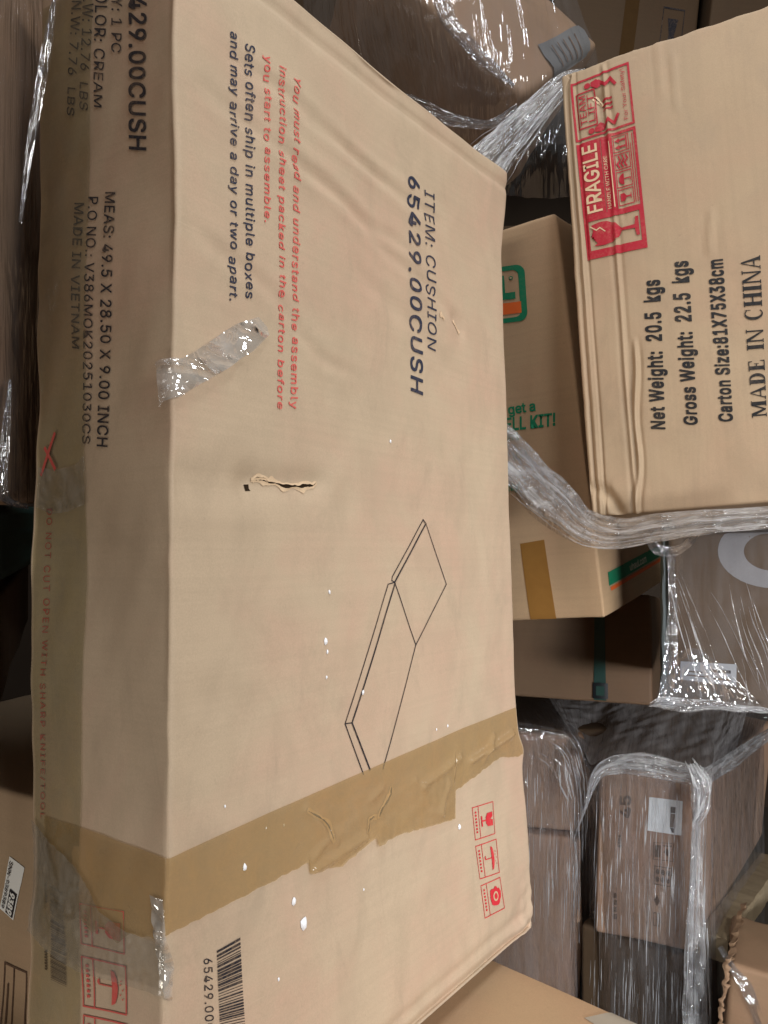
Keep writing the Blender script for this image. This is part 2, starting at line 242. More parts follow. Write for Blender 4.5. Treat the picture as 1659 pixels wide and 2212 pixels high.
def cardboard(name, base, dark=0.82, pink=0.35, flute=0.25, seed=0.0, grime=0.35, rough=0.72, flute_axis=2):
    """Kraft board: mottled tone, rosy and grey patches, fibres, faint flute lines, scuffs."""
    m, nt = mat_new(name)
    tc = N(nt, 'ShaderNodeTexCoord').outputs['Object']
    v = mapping(nt, tc, (1, 1, 1), (seed, seed * 1.7, seed * 0.6))
    b = tuple(base)
    rosy = (min(1, b[0] * 1.02), b[1] * 0.85, b[2] * 0.88)
    deep = tuple(c * dark for c in b)
    big = ramp(nt, noise(nt, v, 5.5, 5, 0.6, 0.4), [(0.42, 0.0), (0.66, 1.0)])
    c1 = mixc(nt, math_n(nt, 'MULTIPLY', big, pink), b, rosy)
    mid = ramp(nt, noise(nt, mapping(nt, v, (1, 1, 0.6)), 16, 6, 0.65, 0.8), [(0.45, 0.0), (0.75, 1.0)])
    c2 = mixc(nt, math_n(nt, 'MULTIPLY', mid, grime), c1, deep)
    # flute lines telegraphing through the liner
    sc = [1.0, 1.0, 1.0]
    fl = noise(nt, mapping(nt, v, (2.0, 2.0, 150.0) if flute_axis == 2 else (150.0, 150.0, 2.0)), 1.0, 2, 0.5)
    flr = ramp(nt, fl, [(0.4, 0.0), (0.7, 1.0)])
    c3 = mixc(nt, math_n(nt, 'MULTIPLY', flr, flute), c2, deep)
    fib = ramp(nt, noise(nt, v, 620, 4, 0.75), [(0.35, 0.93), (0.65, 1.05)])
    c4 = mixc(nt, 1.0, c3, fib, 'MULTIPLY')
    # long pale scratches, dull rub marks and worn paper along the creases
    scr = ramp(nt, noise(nt, mapping(nt, v, (9, 9, 90), rot=(0.5, 0.3, 0.0)), 1.0, 5, 0.7, 1.2), [(0.66, 0.0), (0.72, 1.0)])
    c4 = mixc(nt, math_n(nt, 'MULTIPLY', scr, 0.22), c4, tuple(min(1, c * 1.28) for c in b))
    rub = ramp(nt, noise(nt, mapping(nt, v, (7, 7, 3)), 1.0, 8, 0.72, 1.5), [(0.56, 0.0), (0.74, 1.0)])
    c4 = mixc(nt, math_n(nt, 'MULTIPLY', rub, grime * 0.75), c4, (b[0] * 0.66, b[1] * 0.66, b[2] * 0.68))
    pt = N(nt, 'ShaderNodeNewGeometry').outputs['Pointiness']
    wear = math_n(nt, 'MULTIPLY', ramp(nt, pt, [(0.515, 0.0), (0.60, 1.0)]), ramp(nt, noise(nt, v, 60, 5, 0.7), [(0.35, 0.1), (0.65, 0.75)]))
    c4 = mixc(nt, wear, c4, (min(1, b[0] * 1.22), min(1, b[1] * 1.26), min(1, b[2] * 1.35)))
    sp = ramp(nt, noise(nt, v, 120, 2, 0.5), [(0.70, 0.0), (0.80, 1.0)])
    c5 = mixc(nt, math_n(nt, 'MULTIPLY', sp, 0.22), c4, tuple(c * 0.6 for c in b))
    p = N(nt, 'ShaderNodeBsdfPrincipled')
    nt.links.new(c5, p.inputs['Base Color'])
    rr = ramp(nt, mid, [(0, rough), (1, rough - 0.12)])
    nt.links.new(rr, p.inputs['Roughness'])
    p.inputs['Specular IOR Level'].default_value = 0.32
    bm = N(nt, 'ShaderNodeBump')
    bm.inputs['Strength'].default_value = 0.36
    bm.inputs['Distance'].default_value = 0.0014
    h = math_n(nt, 'ADD', math_n(nt, 'MULTIPLY', fl, flute), math_n(nt, 'ADD', math_n(nt, 'MULTIPLY', noise(nt, v, 40, 6, 0.65), 0.9), math_n(nt, 'MULTIPLY', noise(nt, v, 420, 3, 0.6), 0.04)))
    nt.links.new(h, bm.inputs['Height'])
    nt.links.new(bm.outputs[0], p.inputs['Normal'])
    out(nt, p.outputs[0])
    return m


def ink(name, c, under, wear=0.25, rough=0.6):
    m, nt = mat_new(name)
    tc = N(nt, 'ShaderNodeTexCoord').outputs['Object']
    w = ramp(nt, noise(nt, tc, 260, 4, 0.7), [(0.42, 0.0), (0.66, 1.0)])
    w2 = ramp(nt, noise(nt, tc, 22, 4, 0.6), [(0.45, 0.15), (0.75, 1.0)])
    cc = mixc(nt, math_n(nt, 'MULTIPLY', math_n(nt, 'MULTIPLY', w, w2), wear), tuple(c), tuple(under))
    p = N(nt, 'ShaderNodeBsdfPrincipled')
    nt.links.new(cc, p.inputs['Base Color'])
    p.inputs['Roughness'].default_value = rough
    p.inputs['Specular IOR Level'].default_value = 0.25
    out(nt, p.outputs[0])
    return m


def plain(name, c, rough=0.6, spec=0.4, var=0.25, scale=30, bump=0.0, metallic=0.0):
    m, nt = mat_new(name)
    tc = N(nt, 'ShaderNodeTexCoord').outputs['Object']
    n = noise(nt, tc, scale, 5, 0.6)
    cc = mixc(nt, math_n(nt, 'MULTIPLY', n, var), tuple(c), tuple(x * 0.35 for x in c))
    p = N(nt, 'ShaderNodeBsdfPrincipled')
    nt.links.new(cc, p.inputs['Base Color'])
    p.inputs['Roughness'].default_value = rough
    p.inputs['Specular IOR Level'].default_value = spec
    p.inputs['Metallic'].default_value = metallic
    if bump:
        b = N(nt, 'ShaderNodeBump')
        b.inputs['Strength'].default_value = bump
        b.inputs['Distance'].default_value = 0.004
        nt.links.new(n, b.inputs['Height'])
        nt.links.new(b.outputs[0], p.inputs['Normal'])
    out(nt, p.outputs[0])
    return m


def sheen(nt, normal, base):
    """two-sided thin-sheet reflectance: the same from either side"""
    lw = N(nt, 'ShaderNodeLayerWeight')
    lw.inputs[0].default_value = 0.5
    if normal is not None:
        nt.links.new(normal, lw.inputs['Normal'])
    p = math_n(nt, 'POWER', lw.outputs['Facing'], 4.0)
    return math_n(nt, 'ADD', math_n(nt, 'MULTIPLY', p, 0.85), base)


def film(name, haze=(0.05, 0.3), tint=(0.96, 0.97, 1.0), milk=(0.75, 0.77, 0.82), streak=(160, 9), gloss=0.55,
         rough=0.13, bump=0.7, dist=0.004, cross=0.3, detail=5):
    """Clear stretch film: see-through, milky where it is gathered, with sharp glossy streaks along the pull."""
    m, nt = mat_new(name)
    uv = N(nt, 'ShaderNodeTexCoord').outputs['UV']
    s1 = noise(nt, mapping(nt, uv, (streak[0], streak[1], 1)), 1.0, detail, 0.62, 0.25)
    s2 = noise(nt, mapping(nt, uv, (streak[0] * 0.28, streak[1] * 1.3, 1), (3.1, 1.7, 0)), 1.0, max(1, detail - 1), 0.6, 0.8)
    h = math_n(nt, 'ADD', s1, math_n(nt, 'MULTIPLY', s2, cross * 4))
    bm = N(nt, 'ShaderNodeBump')
    bm.inputs['Strength'].default_value = bump
    bm.inputs['Distance'].default_value = dist
    nt.links.new(h, bm.inputs['Height'])
    tr = N(nt, 'ShaderNodeBsdfTransparent')
    tr.inputs[0].default_value = (*tint, 1)
    df = N(nt, 'ShaderNodeBsdfDiffuse')
    df.inputs[0].default_value = (*milk, 1)
    tl = N(nt, 'ShaderNodeBsdfTranslucent')
    tl.inputs[0].default_value = (*milk, 1)
    mk = N(nt, 'ShaderNodeMixShader')
    mk.inputs[0].default_value = 0.45
    nt.links.new(df.outputs[0], mk.inputs[1])
    nt.links.new(tl.outputs[0], mk.inputs[2])
    hz = ramp(nt, math_n(nt, 'MULTIPLY', math_n(nt, 'ADD', s1, s2), 0.5), [(0.38, haze[0]), (0.64, haze[1])])
    body = N(nt, 'ShaderNodeMixShader')
    nt.links.new(hz, body.inputs[0])
    nt.links.new(tr.outputs[0], body.inputs[1])
    nt.links.new(mk.outputs[0], body.inputs[2])
    gl = N(nt, 'ShaderNodeBsdfGlossy')
    gl.inputs[0].default_value = (1, 1, 1, 1)
    gl.inputs['Roughness'].default_value = rough
    nt.links.new(bm.outputs[0], gl.inputs['Normal'])
    fac = math_n(nt, 'MULTIPLY', sheen(nt, bm.outputs[0], 0.20), gloss)
    fin = N(nt, 'ShaderNodeMixShader')
    nt.links.new(fac, fin.inputs[0])
    nt.links.new(body.outputs[0], fin.inputs[1])
    nt.links.new(gl.outputs[0], fin.inputs[2])
    out(nt, fin.outputs[0])
    return m


def tinted_tape(name, tint, base, cover=0.6, rough=0.25, gloss=0.25, grain=True):
    """Packing tape: partly see-through coloured film with a soft sheen."""
    m, nt = mat_new(name)
    tc = N(nt, 'ShaderNodeTexCoord').outputs['Object']
    n1 = noise(nt, tc, 26, 5, 0.65, 0.6)
    n2 = noise(nt, mapping(nt, tc, (140, 140, 6)), 1.0, 3, 0.5)
    tr = N(nt, 'ShaderNodeBsdfTransparent')
    tr.inputs[0].default_value = (*tint, 1)
    df = N(nt, 'ShaderNodeBsdfDiffuse')
    cc = mixc(nt, n1, tuple(c * 1.12 for c in base), tuple(c * 0.78 for c in base))
    nt.links.new(cc, df.inputs[0])
    cv = ramp(nt, n1, [(0.3, max(0, cover - 0.12)), (0.7, min(1, cover + 0.12))])
    body = N(nt, 'ShaderNodeMixShader')
    nt.links.new(cv, body.inputs[0])
    nt.links.new(tr.outputs[0], body.inputs[1])
    nt.links.new(df.outputs[0], body.inputs[2])
    bm = N(nt, 'ShaderNodeBump')
    bm.inputs['Strength'].default_value = 0.25
    bm.inputs['Distance'].default_value = 0.002
    nt.links.new(math_n(nt, 'ADD', n1, math_n(nt, 'MULTIPLY', n2, 0.4)), bm.inputs['Height'])
    gl = N(nt, 'ShaderNodeBsdfGlossy')
    gl.inputs['Roughness'].default_value = rough
    nt.links.new(bm.outputs[0], gl.inputs['Normal'])
    fac = math_n(nt, 'MULTIPLY', sheen(nt, None, 0.08), gloss)
    fin = N(nt, 'ShaderNodeMixShader')
    nt.links.new(fac, fin.inputs[0])
    nt.links.new(body.outputs[0], fin.inputs[1])
    nt.links.new(gl.outputs[0], fin.inputs[2])
    out(nt, fin.outputs[0])
    return m


KRAFT = (0.56, 0.375, 0.225)
M_BIG = cardboard("pale_kraft_board", (0.535, 0.412, 0.288), seed=0.3, pink=0.65, grime=0.62, flute=0.22)
M_RIGHT = cardboard("worn_kraft_board", (0.385, 0.280, 0.180), seed=2.1, grime=0.62, pink=0.4, flute_axis=0)
M_MOVE = cardboard("moving_box_board", (0.50, 0.335, 0.195), seed=4.7, grime=0.3)
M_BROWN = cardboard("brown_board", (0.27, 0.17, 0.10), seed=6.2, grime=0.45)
M_DARK = cardboard("shade_dark_board", (0.10, 0.062, 0.034), seed=8.9, grime=0.5)  # board colour lowered to carry the dimness of shaded background cartons
M_PALLET = cardboard("reddish_brown_board", (0.37, 0.235, 0.155), seed=11.3, grime=0.5)
M_SIDE = cardboard("grey_tan_board", (0.42, 0.30, 0.19), seed=13.8, grime=0.4)
M_EDGE = cardboard("raw_board_edge", (0.70, 0.52, 0.34), seed=1.8, grime=0.3)

I_BLACK = ink("black_ink", (0.018, 0.018, 0.026), KRAFT, 0.45)
I_BLUE = ink("blue_black_ink", (0.022, 0.030, 0.060), KRAFT, 0.45)
I_RED = ink("faded_red_ink", (0.66, 0.115, 0.10), (0.66, 0.44, 0.30), 0.55)
I_REDS = ink("red_ink", (0.62, 0.030, 0.045), (0.62, 0.40, 0.26), 0.25)
I_CRIM = ink("crimson_ink", (0.36, 0.008, 0.024), (0.46, 0.32, 0.20), 0.35)
I_THIN = ink("thin_red_ink", (0.58, 0.085, 0.075), (0.56, 0.38, 0.23), 0.4)
I_PALE = ink("bare_board_print", (0.60, 0.43, 0.27), (0.50, 0.33, 0.19), 0.5)
I_GREEN = ink("green_ink", (0.010, 0.20, 0.095), (0.50, 0.33, 0.19), 0.15)
I_ORANGE = ink("orange_ink", (0.80, 0.145, 0.030), (0.50, 0.33, 0.19), 0.12)
I_CREAM = ink("cream_ink", (0.62, 0.62, 0.50), (0.3, 0.4, 0.3), 0.3)
I_FAINT = ink("faint_brown_ink", (0.10, 0.060, 0.040), (0.36, 0.22, 0.13), 0.5)
I_GREYMARK = ink("pale_grey_paint", (0.24, 0.23, 0.23), (0.14, 0.10, 0.08), 0.3)
M_HOLE = plain("torn_hole_shade", (0.030, 0.018, 0.010), 0.9, 0.1)  # flat near-black brown painting the shade inside tears and holes
M_LABEL = plain("white_label_paper", (0.90, 0.91, 0.89), 0.5, 0.4, 0.10)
M_GREYLABEL = plain("grey_label_paper", (0.38, 0.38, 0.38), 0.5, 0.4, 0.25)
M_SPECK = plain("white_foam", (0.90, 0.90, 0.93), 0.5, 0.3, 0.05)
M_TAPE = tinted_tape("tan_packing_tape", (0.95, 0.85, 0.65), (0.52, 0.375, 0.21), 0.40, 0.16, 0.65)
M_UTAPE = tinted_tape("brown_packing_tape", (0.60, 0.36, 0.16), (0.36, 0.175, 0.045), 0.82, 0.35, 0.15)
M_CLEAR = tinted_tape("clear_packing_tape", (0.80, 0.80, 0.70), (0.42, 0.36, 0.27), 0.14, 0.28, 0.30)
M_CLEAR2 = tinted_tape("grey_clear_tape", (0.88, 0.87, 0.84), (0.62, 0.58, 0.52), 0.14, 0.2, 0.7)
M_STRAP = plain("green_strap_plastic", (0.018, 0.055, 0.045), 0.35, 0.5, 0.2)
M_BUCKLE = plain("black_buckle_plastic", (0.012, 0.014, 0.017), 0.35, 0.5, 0.2)
M_TEAL = plain("dark_teal_plastic", (0.018, 0.060, 0.052), 0.45, 0.5, 0.4, 8)
M_WOOD = plain("weathered_pallet_wood", (0.36, 0.28, 0.18), 0.8, 0.2, 0.7, 14, 0.5)
M_WOODD = plain("dark_pallet_wood", (0.10, 0.07, 0.045), 0.85, 0.2, 0.6, 14, 0.4)
M_FLOOR = plain("dusty_concrete", (0.11, 0.09, 0.07), 0.8, 0.3, 0.5, 6)
M_WALL = plain("shade_dark_wall", (0.07, 0.05, 0.036), 0.8, 0.2, 0.4, 3)  # wall colour kept dark to stand for shade in the gaps

F_PALLET = film("pallet_stretch_film", (0.01, 0.20), streak=(150, 7), gloss=1.0, rough=0.11, bump=1.0, dist=0.008, cross=0.25, detail=3)
F_TOP = film("stretched_top_film", (0.34, 0.88), milk=(0.84, 0.80, 0.80), streak=(110, 6), gloss=0.9, rough=0.16, bump=0.8, dist=0.006)
F_STRAND = film("taut_film_strand", (0.15, 0.75), milk=(0.95, 0.96, 1.0), streak=(200, 14), gloss=1.0, rough=0.10, bump=0.8, dist=0.006)
F_VEIL = film("bunched_clear_film", (0.06, 0.70), milk=(0.97, 0.97, 0.98), streak=(40, 15), gloss=1.0, rough=0.08, bump=1.0, dist=0.012, cross=0.5, detail=4)
F_BRIGHT = film("white_film_edge_glint", (0.35, 0.95), milk=(0.97, 0.98, 1.0), streak=(200, 10), gloss=1.0, rough=0.10, bump=0.8, dist=0.006)  # white haze for gathered edges, and for painted glints
F_LOOSE = film("loose_film", (0.02, 0.16), streak=(30, 8), gloss=1.0, rough=0.07, bump=0.9, dist=0.010, cross=0.6, detail=3)
F_CALM = film("taut_clear_film", (0.015, 0.08), streak=(40, 3), gloss=0.55, rough=0.09, bump=0.9, dist=0.010, cross=0.4, detail=3)
F_SCRAP = film("crinkled_film", (0.05, 0.60), milk=(0.97, 0.97, 0.95), streak=(30, 30), gloss=1.0, rough=0.07, bump=1.0, dist=0.025, cross=0.4, detail=1.5)
F_TAUT = film("tight_clear_film", (0.01, 0.12), streak=(60, 5), gloss=0.30, rough=0.16, bump=0.25, dist=0.002, cross=0.2, detail=4)
M_POST = plain("grey_green_card", (0.085, 0.105, 0.10), 0.5, 0.4, 0.3)
I_SOLID = ink("dense_black_ink", (0.010, 0.010, 0.012), (0.46, 0.32, 0.20), 0.16)
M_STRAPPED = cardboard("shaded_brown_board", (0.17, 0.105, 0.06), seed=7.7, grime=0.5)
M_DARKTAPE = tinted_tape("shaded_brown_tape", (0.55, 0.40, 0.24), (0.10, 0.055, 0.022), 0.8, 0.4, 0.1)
M_NOTE = plain("beige_paper", (0.44, 0.38, 0.30), 0.6, 0.3, 0.2)
M_OLDTAPE = tinted_tape("dull_clear_tape", (0.93, 0.90, 0.84), (0.45, 0.34, 0.22), 0.10, 0.45, 0.05)
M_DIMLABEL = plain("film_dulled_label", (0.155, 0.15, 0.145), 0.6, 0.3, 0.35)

# ---------------------------------------------------------------- geometry helpers
def rng(seed):
    return np.random.RandomState(seed)


def wob(x, y, seed, freq, octaves=2):
    """Smooth 2-D undulation in about -1..1; freq in cycles per metre."""
    r = rng(seed)
    o = np.zeros_like(x)
    tot = 0
    for k in range(octaves):
        f = freq * (2.1 ** k)
        a = 0.55 ** k
        for _ in range(4):
            th = r.uniform(0, 2 * math.pi)
            ff = f * r.uniform(0.6, 1.4) * 2 * math.pi
            o = o + a * np.sin(ff * (x * math.cos(th) + y * math.sin(th)) + r.uniform(0, 6.28)) / 2.6
        tot += a
    return o / tot


def segdist(x, y, a, b):
    a, b = np.array(a, float), np.array(b, float)
    d = b - a
    L2 = d @ d
    t = ((x - a[0]) * d[0] + (y - a[1]) * d[1]) / L2
    tc = np.clip(t, 0, 1)
    return np.hypot(x - a[0] - tc * d[0], y - a[1] - tc * d[1]), t


def mesh_obj(name, verts, faces, mats, parent=None, smooth=True, midx=None, uv=None):
    me = bpy.data.meshes.new(name)
    me.from_pydata([tuple(v) for v in np.asarray(verts).tolist()], [], [tuple(f) for f in faces])
    if not isinstance(mats, (list, tuple)):
        mats = [mats]
    for m in mats:
        me.materials.append(m)
    if midx is not None:
        me.polygons.foreach_set("material_index", np.asarray(midx, dtype=np.int32))
    me.polygons.foreach_set("use_smooth", np.full(len(me.polygons), smooth, dtype=bool))
    if uv is not None:
        l = me.uv_layers.new(name="UVMap")
        vi = np.zeros(len(me.loops), dtype=np.int32)
        me.loops.foreach_get("vertex_index", vi)
        l.data.foreach_set("uv", np.asarray(uv, dtype=np.float32)[vi].ravel())
    me.update()
    o = bpy.data.objects.new(name, me)
    col.objects.link(o)
    if parent is not None:
        o.parent = parent
    return o


def tag(o, label=None, cat=None, group=None, kind=None):
    for k, v in (("label", label), ("category", cat), ("group", group), ("kind", kind)):
        if v:
            o[k] = v
    return o


def grid_faces(nu, nv, flip=False):
    i = np.arange(nu - 1)[:, None] * nv + np.arange(nv - 1)[None, :]
    f = np.stack([i, i + nv, i + nv + 1, i + 1], -1).reshape(-1, 4)
    return (f[:, ::-1] if flip else f).tolist()


class Carton:
    def __init__(s, key, name, label, cat, mat, r=0.006, step=0.03, disp=None, group=None, body='body', dims=None, fine=0.0):
        b = BOXES[key]
        s.dims = np.array(dims or b['dims'])
        s.off = np.array(b['off'])
        s.r = r
        s.disp = disp
        s.fine = fine
        R = np.array(b['R'])
        M = Matrix([[*R[0], b['t'][0]], [*R[1], b['t'][1]], [*R[2], b['t'][2] + CAM_H], [0, 0, 0, 1]])
        s.root = bpy.data.objects.new(name, None)
        s.root.empty_display_size = 0.1
        col.objects.link(s.root)
        s.root.matrix_world = M
        s.M = np.array(M)
        tag(s.root, label, cat, group)
        s.build(mat, step, body)

    def shape(s, P, off=0.0):
        W, D, H = s.dims
        half = s.dims / 2
        c = P - np.array([0, 0, H / 2])
        inner = np.clip(c, -(half - s.r), half - s.r)
        d = c - inner
        n = d / np.maximum(np.linalg.norm(d, axis=1, keepdims=True), 1e-9)
        off = np.asarray(off)
        q = inner + n * (s.r + (off[:, None] if off.ndim else off))
        q = q + np.array([0, 0, H / 2])
        if s.disp is not None:
            q = q + s.disp(P, n)
        u = np.stack([q[:, 0] / W + .5, q[:, 1] / D + .5, q[:, 2] / H], 1)
        for k, (i, j, l) in enumerate([(i, j, l) for i in (0, 1) for j in (0, 1) for l in (0, 1)]):
            w = (u[:, 0] if i else 1 - u[:, 0]) * (u[:, 1] if j else 1 - u[:, 1]) * (u[:, 2] if l else 1 - u[:, 2])
            q = q + w[:, None] * s.off[k]
        return q

    def face(s, face, A, C):
        W, D, H = s.dims
        A, C = np.asarray(A, float), np.asarray(C, float)
        o = np.ones_like(A)
        if face == 'front':
            # a strip may run on round the left edge: A < -W/2 continues on the left side
            e = np.maximum(0, -W / 2 - A)
            return np.stack([np.maximum(A, -W / 2), -D / 2 + e, C], 1)
        if face == 'left':
            e = np.maximum(0, -D / 2 - A)
            return np.stack([-W / 2 + e, np.maximum(A, -D / 2), C], 1)
        if face == 'right':
            return np.stack([o * W / 2, A, C], 1)
        return np.stack([A, C, o * H], 1)

    def surf(s, face, A, C, off=0.0):
        return s.shape(s.face(face, A, C), off)

    def build(s, mat, step, body):
        W, D, H = s.dims
        r = s.r

        def lines(L):
            n = max(2, int((L - 2 * r) / step))
            return np.concatenate([[-L / 2, -L / 2 + .35 * r, -L / 2 + .7 * r], np.linspace(-L / 2 + r, L / 2 - r, n + 1),
                                   [L / 2 - .7 * r, L / 2 - .35 * r, L / 2]])
        def finer(a, L):
            return np.unique(np.concatenate([a, np.linspace(-L / 2 + r, -L / 2 + s.fine, int(s.fine / 0.0016))])) if s.fine else a
        ax = [finer(lines(W), W), lines(D), lines(H) + H / 2]
        ends = [(-W / 2, W / 2), (-D / 2, D / 2), (0, H)]
        V, Fs, base = [], [], 0
        for a in range(3):
            b, c = (a + 1) % 3, (a + 2) % 3
            B, Cc = np.meshgrid(ax[b], ax[c], indexing='ij')
            for sgn in (0, 1):
                P = np.zeros((B.size, 3))
                P[:, a] = ends[a][sgn]
                P[:, b], P[:, c] = B.ravel(), Cc.ravel()
                V.append(P)
                f = np.array(grid_faces(len(ax[b]), len(ax[c]), sgn == 0)) + base
                Fs.append(f)
                base += len(P)
        V = np.concatenate(V)
        Fs = np.concatenate(Fs)
        key = np.round(V * 1e5).astype(np.int64)
        _, idx, inv = np.unique(key, axis=0, return_index=True, return_inverse=True)
        s.body = mesh_obj(body, s.shape(V[idx]), np.asarray(inv).ravel()[Fs].tolist(), mat, s.root)

    # ---- thin things lying on a face, built as real sheets just proud of the board
    def sheet(s, name, face, quad, mat, nu=12, nv=12, off=0.0008, bumps=None, parent=None):
        q = np.array(quad)
        S, T = np.meshgrid(np.linspace(0, 1, nu), np.linspace(0, 1, nv), indexing='ij')
        S, T = S.ravel()[:, None], T.ravel()[:, None]
        A = (1 - S) * (1 - T) * q[0] + S * (1 - T) * q[1] + S * T * q[2] + (1 - S) * T * q[3]
        o = np.full(len(A), off)
        if bumps is not None:
            o = o + bumps(A[:, 0], A[:, 1])
        V = s.surf(face, A[:, 0], A[:, 1], o)
        uv = np.concatenate([S, T], 1)
        return mesh_obj(name, V, grid_faces(nu, nv), mat, parent or s.root, uv=uv)

    def strip(s, name, face, top, bot, mat, nu=80, nv=16, off=0.0009, bumps=None, uvs=1.0):
        """A sheet between two polylines given in face coordinates (both read left to right)."""
        def samp(pl, t):
            pl = np.array(pl)
            d = np.concatenate([[0], np.cumsum(np.hypot(*np.diff(pl, axis=0).T))])
            return np.stack([np.interp(t * d[-1], d, pl[:, 0]), np.interp(t * d[-1], d, pl[:, 1])], 1)
        t = np.linspace(0, 1, nu)
        a, b = samp(top, t), samp(bot, t)
        w = np.linspace(0, 1, nv)
        A = a[:, None, :] * (1 - w)[None, :, None] + b[:, None, :] * w[None, :, None]
        A = A.reshape(-1, 2)
        o = np.full(len(A), off)
        if bumps is not None:
            o = o + bumps(A[:, 0], A[:, 1])
        V = s.surf(face, A[:, 0], A[:, 1], o)
        return mesh_obj(name, V, grid_faces(nu, nv), mat, s.root, uv=A * uvs)


import bmesh
import os
_font_cache = {}
FONT = None
try:    # the sans face that ships inside Blender itself; the built-in face is used if it is absent
    FONT = bpy.data.fonts.load(os.path.join(bpy.utils.system_resource('DATAFILES'), "fonts", "Inter.woff2"))
except Exception:
    FONT = None


def text_shape(txt, shear=0.0, bold=0.0, spacing=1.0):
    key = (txt, shear, bold, spacing)
    if key in _font_cache:
        return _font_cache[key]
    cu = bpy.data.curves.new("lettering", 'FONT')
    cu.body = txt
    if FONT is not None:
        cu.font = FONT
    cu.size = 1.0
    cu.shear = shear
    cu.offset = bold
    cu.resolution_u = 3
    cu.space_character = spacing
    cu.fill_mode = 'FRONT'
    o = bpy.data.objects.new("lettering", cu)
    col.objects.link(o)
    dg = bpy.context.evaluated_depsgraph_get()
    me = bpy.data.meshes.new_from_object(o.evaluated_get(dg))
    v = np.array([p.co[:2] for p in me.vertices])
    f = [tuple(p.vertices) for p in me.polygons]
    bpy.data.objects.remove(o)
    bpy.data.curves.remove(cu)
    bpy.data.meshes.remove(me)
    _font_cache[key] = (v, f)
    return v, f


CAP = float(text_shape('H')[0][:, 1].max())


def refine(V, F, maxlen):
    bm = bmesh.new()
    vs = [bm.verts.new((p[0], p[1], 0)) for p in V]
    for f in F:
        try:
            bm.faces.new([vs[i] for i in f])
        except ValueError:
            pass
    bmesh.ops.triangulate(bm, faces=bm.faces[:])
    for _ in range(6):
        e = [x for x in bm.edges if x.calc_length() > maxlen]
        if not e:
            break
        bmesh.ops.subdivide_edges(bm, edges=e, cuts=1)
        bmesh.ops.triangulate(bm, faces=[f for f in bm.faces if len(f.verts) > 3])
    bm.verts.index_update()
    V2 = np.array([v.co[:2] for v in bm.verts])
    F2 = [[v.index for v in f.verts] for f in bm.faces]
    bm.free()
    return V2, F2


class Design:
    """Flat print laid on a face: shapes in a unit frame (x along the reading direction, y from baseline to top)."""
    def __init__(s, carton, face, quad, off=0.0010, maxlen=0.010):
        s.c, s.face, s.q, s.off, s.maxlen = carton, face, np.array(quad), off, maxlen
        s.V, s.F, s.I, s.mats, s.n, s.k = [], [], [], [], 0, 0

    def uv(s, p):
        p = np.asarray(p, float)
        S, T = p[:, :1], p[:, 1:2]
        q = s.q
        return (1 - S) * (1 - T) * q[0] + S * (1 - T) * q[1] + S * T * q[2] + (1 - S) * T * q[3]

    def raw(s, V, F, mat, layer=0):
        A, F2 = refine(s.uv(V), F, s.maxlen)
        s.k += 1
        P = s.c.surf(s.face, A[:, 0], A[:, 1], s.off + layer * 0.00035 + (s.k % 40) * 0.000004)
        if mat not in s.mats:
            s.mats.append(mat)
        # keep the printed side facing out
        e = np.array([[0.002, 0], [0, 0.002]])
        s.V.append(P)
        s.F += [[i + s.n for i in f] for f in F2]
        s.I += [s.mats.index(mat)] * len(F2)
        s.n += len(P)
        return s

    def poly(s, pts, mat, layer=0):
        return s.raw(pts, [list(range(len(pts)))], mat, layer)

    def rect(s, x0, y0, x1, y1, mat, layer=0):
        return s.poly([(x0, y0), (x1, y0), (x1, y1), (x0, y1)], mat, layer)

    def frame(s, x0, y0, x1, y1, tx, ty, mat, layer=0):
        s.rect(x0, y0, x1, y0 + ty, mat, layer)
        s.rect(x0, y1 - ty, x1, y1, mat, layer)
        s.rect(x0, y0 + ty, x0 + tx, y1 - ty, mat, layer)
        s.rect(x1 - tx, y0 + ty, x1, y1 - ty, mat, layer)

    def disc(s, cx, cy, rx, ry, mat, layer=0, n=18, a0=0, a1=360):
        t = np.radians(np.linspace(a0, a1, n + (a1 - a0 != 360), endpoint=(a1 - a0 != 360)))
        return s.poly([(cx + rx * math.cos(a), cy + ry * math.sin(a)) for a in t], mat, layer)

    def line(s, pts, wx, wy, mat, layer=0):
        """polyline of width wx/wy (frame units along x / y)"""
        for a, b in zip(pts[:-1], pts[1:]):
            d = np.array([(b[0] - a[0]) / wx, (b[1] - a[1]) / wy])
            L = np.hypot(*d) or 1
            nx, ny = -d[1] / L * wx / 2, d[0] / L * wy / 2
            ex, ey = d[0] / L * wx / 2, d[1] / L * wy / 2
            s.poly([(a[0] + nx - ex, a[1] + ny - ey), (a[0] - nx - ex, a[1] - ny - ey), (b[0] - nx + ex, b[1] - ny + ey), (b[0] + nx + ex, b[1] + ny + ey)], mat, layer)

    def text(s, txt, x0, y0, x1, y1, mat, layer=0, bold=0.0, shear=0.0, spacing=1.0):
        v, f = text_shape(txt, shear, 0.0, spacing)
        mn, mx = v[:, 0].min(), v[:, 0].max()
        V = np.stack([x0 + (v[:, 0] - mn) / (mx - mn) * (x1 - x0), y0 + v[:, 1] / CAP * (y1 - y0)], 1)
        if bold:    # heavier printing: the stroke is spread a little each way
            bx, by = bold / (mx - mn) * (x1 - x0), bold / CAP * (y1 - y0)
            for i, j in ((-1, -1), (1, -1), (1, 1)):
                s.raw(V + [i * bx, j * by], f, mat, layer)
            V = V + [-bx, by]
        return s.raw(V, f, mat, layer)

    def done(s, name, parent=None):
        return mesh_obj(name, np.concatenate(s.V), s.F, s.mats, parent or s.c.root, midx=s.I, smooth=True)


